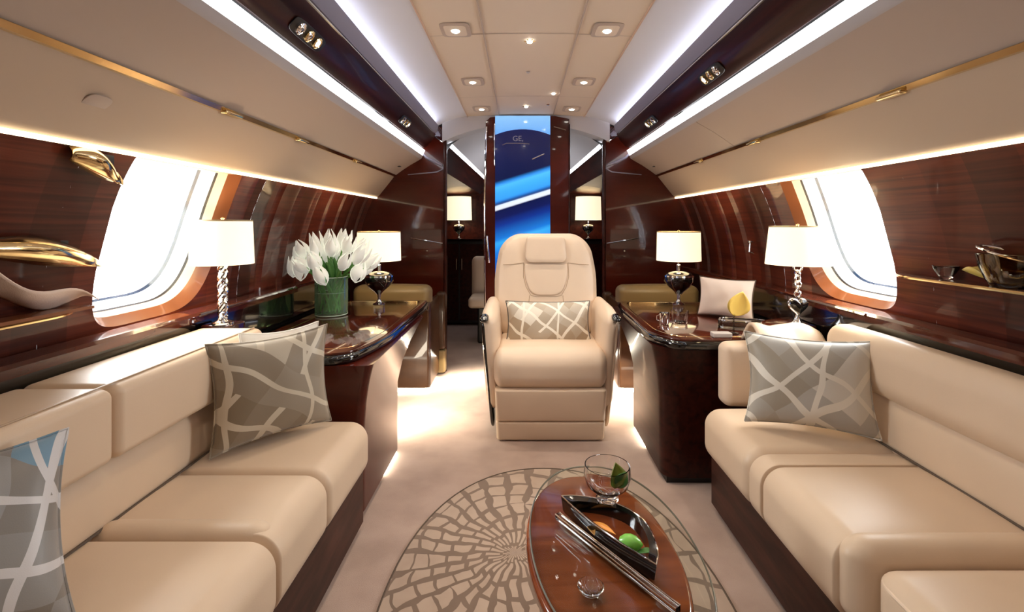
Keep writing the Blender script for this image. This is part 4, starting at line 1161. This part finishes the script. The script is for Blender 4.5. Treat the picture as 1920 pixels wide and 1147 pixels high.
# ------------------------------------------------------------------ fold-out shelves near the camera, the left one shaping a wall reflection
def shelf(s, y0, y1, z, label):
    xw = X0+s*math.sqrt(R_W**2-(z-ZC)**2); t = thing('shelf_or_reflection', (xw, (y0+y1)/2, z), label, 'shelf')
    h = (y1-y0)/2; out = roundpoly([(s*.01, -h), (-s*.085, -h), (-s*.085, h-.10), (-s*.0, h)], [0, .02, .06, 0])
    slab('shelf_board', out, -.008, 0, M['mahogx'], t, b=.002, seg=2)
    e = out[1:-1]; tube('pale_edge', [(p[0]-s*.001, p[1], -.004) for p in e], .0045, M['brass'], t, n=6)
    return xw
xs = shelf(-1, .55, 1.32, .895, 'wall reflection at the left edge, shaped as a narrow pale edged shelf')
xr = shelf(1, .70, 1.66, .955, 'narrow pale edged wall shelf at the right edge, beside the window')
# cream reflection on the left wall, modelled as folded paper
mg = thing('paper_reflection', (xs+.052, 1.16, .896), 'cream wall reflection at the left edge, shaped as curling folded paper', 'paper')
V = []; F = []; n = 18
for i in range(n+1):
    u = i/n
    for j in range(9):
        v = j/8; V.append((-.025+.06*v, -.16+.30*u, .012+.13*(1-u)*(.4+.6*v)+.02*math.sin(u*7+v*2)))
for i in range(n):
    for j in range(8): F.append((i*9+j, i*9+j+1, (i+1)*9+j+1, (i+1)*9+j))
o = mk('reflection_sheet', V, F, M['pinkcloth'], mg); o.modifiers.new('s', 'SOLIDIFY').thickness = .002
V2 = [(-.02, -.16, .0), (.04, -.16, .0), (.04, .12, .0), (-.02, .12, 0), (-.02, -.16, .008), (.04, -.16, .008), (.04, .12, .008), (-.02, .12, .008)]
mk('reflection_slab', V2, [(0, 3, 2, 1), (4, 5, 6, 7), (0, 1, 5, 4), (1, 2, 6, 5), (2, 3, 7, 6), (3, 0, 4, 7)], M['copper'], mg, smooth=False)
# golden reflections on the left wall, modelled as curved brass shells
def gold_reflection(y, z, L, label, nm='gold_wall_reflection'):
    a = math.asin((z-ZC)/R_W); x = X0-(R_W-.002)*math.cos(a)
    t = thing(nm, (x, y, z), label, 'wall reflection')
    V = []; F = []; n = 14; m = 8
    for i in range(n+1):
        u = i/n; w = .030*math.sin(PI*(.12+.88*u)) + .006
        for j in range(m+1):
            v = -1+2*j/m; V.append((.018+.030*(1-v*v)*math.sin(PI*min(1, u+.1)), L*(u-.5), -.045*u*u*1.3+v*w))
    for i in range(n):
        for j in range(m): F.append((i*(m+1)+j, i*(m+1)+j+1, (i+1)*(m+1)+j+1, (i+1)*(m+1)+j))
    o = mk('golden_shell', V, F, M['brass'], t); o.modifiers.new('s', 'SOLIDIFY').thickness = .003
    box('backing_plate', .0, .018, -.05, .05, -.022, .012, M['dark'], t)
gold_reflection(1.245, 1.292, .16, 'golden curved wall reflection just under the left overhead bin')
gold_reflection(1.20, 1.065, .30, 'golden curved wall reflection above the folded paper shape')
# silver swan-like ornament and amber bowl on the right shelf
orn = thing('silver_bowl', (xr-.045, 1.235, .956), 'amber glass bowl with a silver rim on the right wall shelf', 'bowl')
mtA = glassmat('amber_glass', (.55, .40, .20), .02)
lathe('bowl_glass', [(0, 0), (.026, 0), (.034, .02), (.042, .05), (.046, .085), (.043, .086), (.038, .05), (.028, .01), (0, .008)], mtA, orn, n=32, sy=2.0, sx=.85)
pr = [(.040*math.cos(a)*.85+0, .085*math.sin(a), .086+.02*math.sin(a)) for a in [2*PI*i/32 for i in range(33)]]
tube('silver_rim', pr, .004, M['chrome'], orn, n=8)
dc = thing('crystal_dish', (xr-.04, 1.43, .956), 'tiny clear crystal dish beside the amber bowl on the right shelf', 'dish')
lathe('dish_glass', [(0, 0), (.012, 0), (.016, .006), (.030, .030), (.032, .040), (.028, .036), (.014, .010), (0, .008)], M['clear'], dc, n=28)
db = thing('dried_leaf', (xr-.04, 1.33, .957), 'curled golden dried leaf on the right wall shelf', 'leaf')
leafshape('leaf_blade', .09, .03, M['yellow'], db, (0, -.04, .012), (.1, 0, 0), cup=.8)

# small wall switch on right wall, brass knobs on bulkheads
sw = thing('silver_latch', (1.30, 2.62, .93), 'small silver knob on the wood wall behind the blush pillow', 'latch')
a = math.asin((1.02-ZC)/R_W)
sw.location = (X0+(R_W-.016)*math.cos(a)-.004, 2.62, 1.0)
tube('knob_arm', [(0, 0, .02), (-.02, 0, .018), (-.024, 0, -.03), (0, 0, -.04)], .005, M['chrome'], sw, n=8)
softobj('knob_cap', (-.02, 0, .022), (.010, .012, .008), (.006,)*3, M['chrome'], sw, k=3, m=2)

# ------------------------------------------------------------------ ceiling downlights
def downlight(x, y, label, sq=True, e=9, group=None):
    w = x-X0; z = 1.934-.012*(w/.435)**2
    t = thing('ceiling_downlight' if sq else 'star_downlight', (x, y, z), label, 'ceiling light', group)
    if sq:
        v, f = slabvf(ring(0, 0, .062, .072, 32, 6), -.004, .001, .0015, 2); mk('frame', v, f, M['bin'], t)
        v, f = slabvf(ring(0, 0, .046, .054, 32, 6), -.0065, -.003, .001, 2); mk('bezel', v, f, M['ceil'], t)
        lathe('lens', [(0, -.011), (.014, -.0105), (.018, -.006), (0, -.006)], M['spot'], t, n=20)
    else:
        mb = MB()
        for k in range(6):
            a = k*PI/3; mb.add(*tubevf([(0, 0, -.005), (.026*math.cos(a), .026*math.sin(a), -.003)], [.005, .0015], 6))
        mb.build('star_trim', M['brass'], t)
        lathe('lens', [(0, -.010), (.011, -.009), (.013, -.003), (0, -.002)], M['spot'], t, n=16)
    l = bpy.data.lights.new('spot_light', 'SPOT'); l.energy = e; l.color = (1, .86, .68); l.spot_size = 1.9; l.spot_blend = .8; l.shadow_soft_size = .02
    o = link(bpy.data.objects.new('spot_light', l), t); o.location = (0, 0, -.03)
names = {1.995: 'nearest', 2.72: 'middle', 3.36: 'farthest'}
for x, sd in ((-.268, 'left'), (.362, 'right')):
    for y in (1.995, 2.72, 3.36):
        downlight(x, y, '%s square ceiling downlight in the %s row' % (names[y], sd), e=15 if y < 3 else 5)
downlight(.043, 2.13, 'star shaped downlight on the ceiling centre line', False, 8)
downlight(.043, 3.31, 'small star downlight above the blue panel', False, 4)
for y in (.9, -.2, -1.2):  # unseen fill spots without fittings, added outside the view
    for x in (-.268, .362):
        l = bpy.data.lights.new('spot_light', 'SPOT'); l.energy = 9; l.color = (1, .86, .68); l.spot_size = 2.0; l.spot_blend = .8; l.shadow_soft_size = .03
        o = link(bpy.data.objects.new('rear_fill_spot', l)); o.location = (x, y, 1.90)
for x, y, mt, nm, lb in ((.043, 2.565, 'grey', 'smoke_sensor', 'tiny grey ceiling sensor behind the star downlight'), (.208, 2.99, 'spot', 'pin_light', 'tiny round pin light on the ceiling near the door'),
                     (.19, 3.26, 'copper', 'red_indicator', 'tiny red ceiling indicator near the door')):
    o = lathe(nm, [(0, -.006), (.008, -.005), (.011, 0), (0, 0)], M[mt], None, n=16); o.location = (x, y, 1.932); tag(o, lb, 'ceiling fitting')

# ------------------------------------------------------------------ floor washers and an added dome fill
def area(loc, dirv, sx, sy, e, col):
    l = bpy.data.lights.new('floor_or_fill_wash', 'AREA'); l.shape = 'RECTANGLE'; l.size = sx; l.size_y = sy; l.energy = e; l.color = col
    o = link(bpy.data.objects.new('floor_or_fill_wash', l)); o.location = loc; o.rotation_euler = Vector(dirv).to_track_quat('-Z', 'Y').to_euler(); return o
W = (1, .88, .68)
area((-.66, 2.70, .22), (.45, .55, -1), .10, .5, 9, W)
area((-.42, 3.50, .20), (.35, -.5, -1), .34, .10, 6, W)
area((.56, 3.42, .20), (-.1, -.5, -1), .3, .10, 5, W)
area((.70, 2.95, .22), (-.35, .1, -1), .2, .5, 8, W)
area((0, 4.6, 1.1), (0, .3, 1), .5, .8, 7, (.9, .93, 1))  # unseen fill aimed up, added to brighten the forward dome

# ------------------------------------------------------------------ world, camera, view
w = bpy.data.worlds.new('World'); bpy.context.scene.world = w; w.use_nodes = True
bg = w.node_tree.nodes['Background']; bg.inputs['Color'].default_value = (.93, .96, 1, 1); bg.inputs['Strength'].default_value = 5.0
cam = bpy.data.cameras.new('camera'); co = link(bpy.data.objects.new('camera', cam))
co.location = (0, 0, 1.12); co.rotation_euler = (PI/2, 0, 0)
cam.sensor_width = 36; cam.lens = 900/1920*36; cam.shift_x = -15/1920; cam.shift_y = -153.5/1920; cam.clip_start = .02
bpy.context.scene.camera = co
vs_ = bpy.context.scene.view_settings; vs_.view_transform = 'Standard'; vs_.exposure = -.02
sc_ = bpy.context.scene
sc_.cycles.max_bounces = 8; sc_.cycles.sample_clamp_indirect = 6; sc_.cycles.caustics_refractive = False; sc_.cycles.caustics_reflective = False
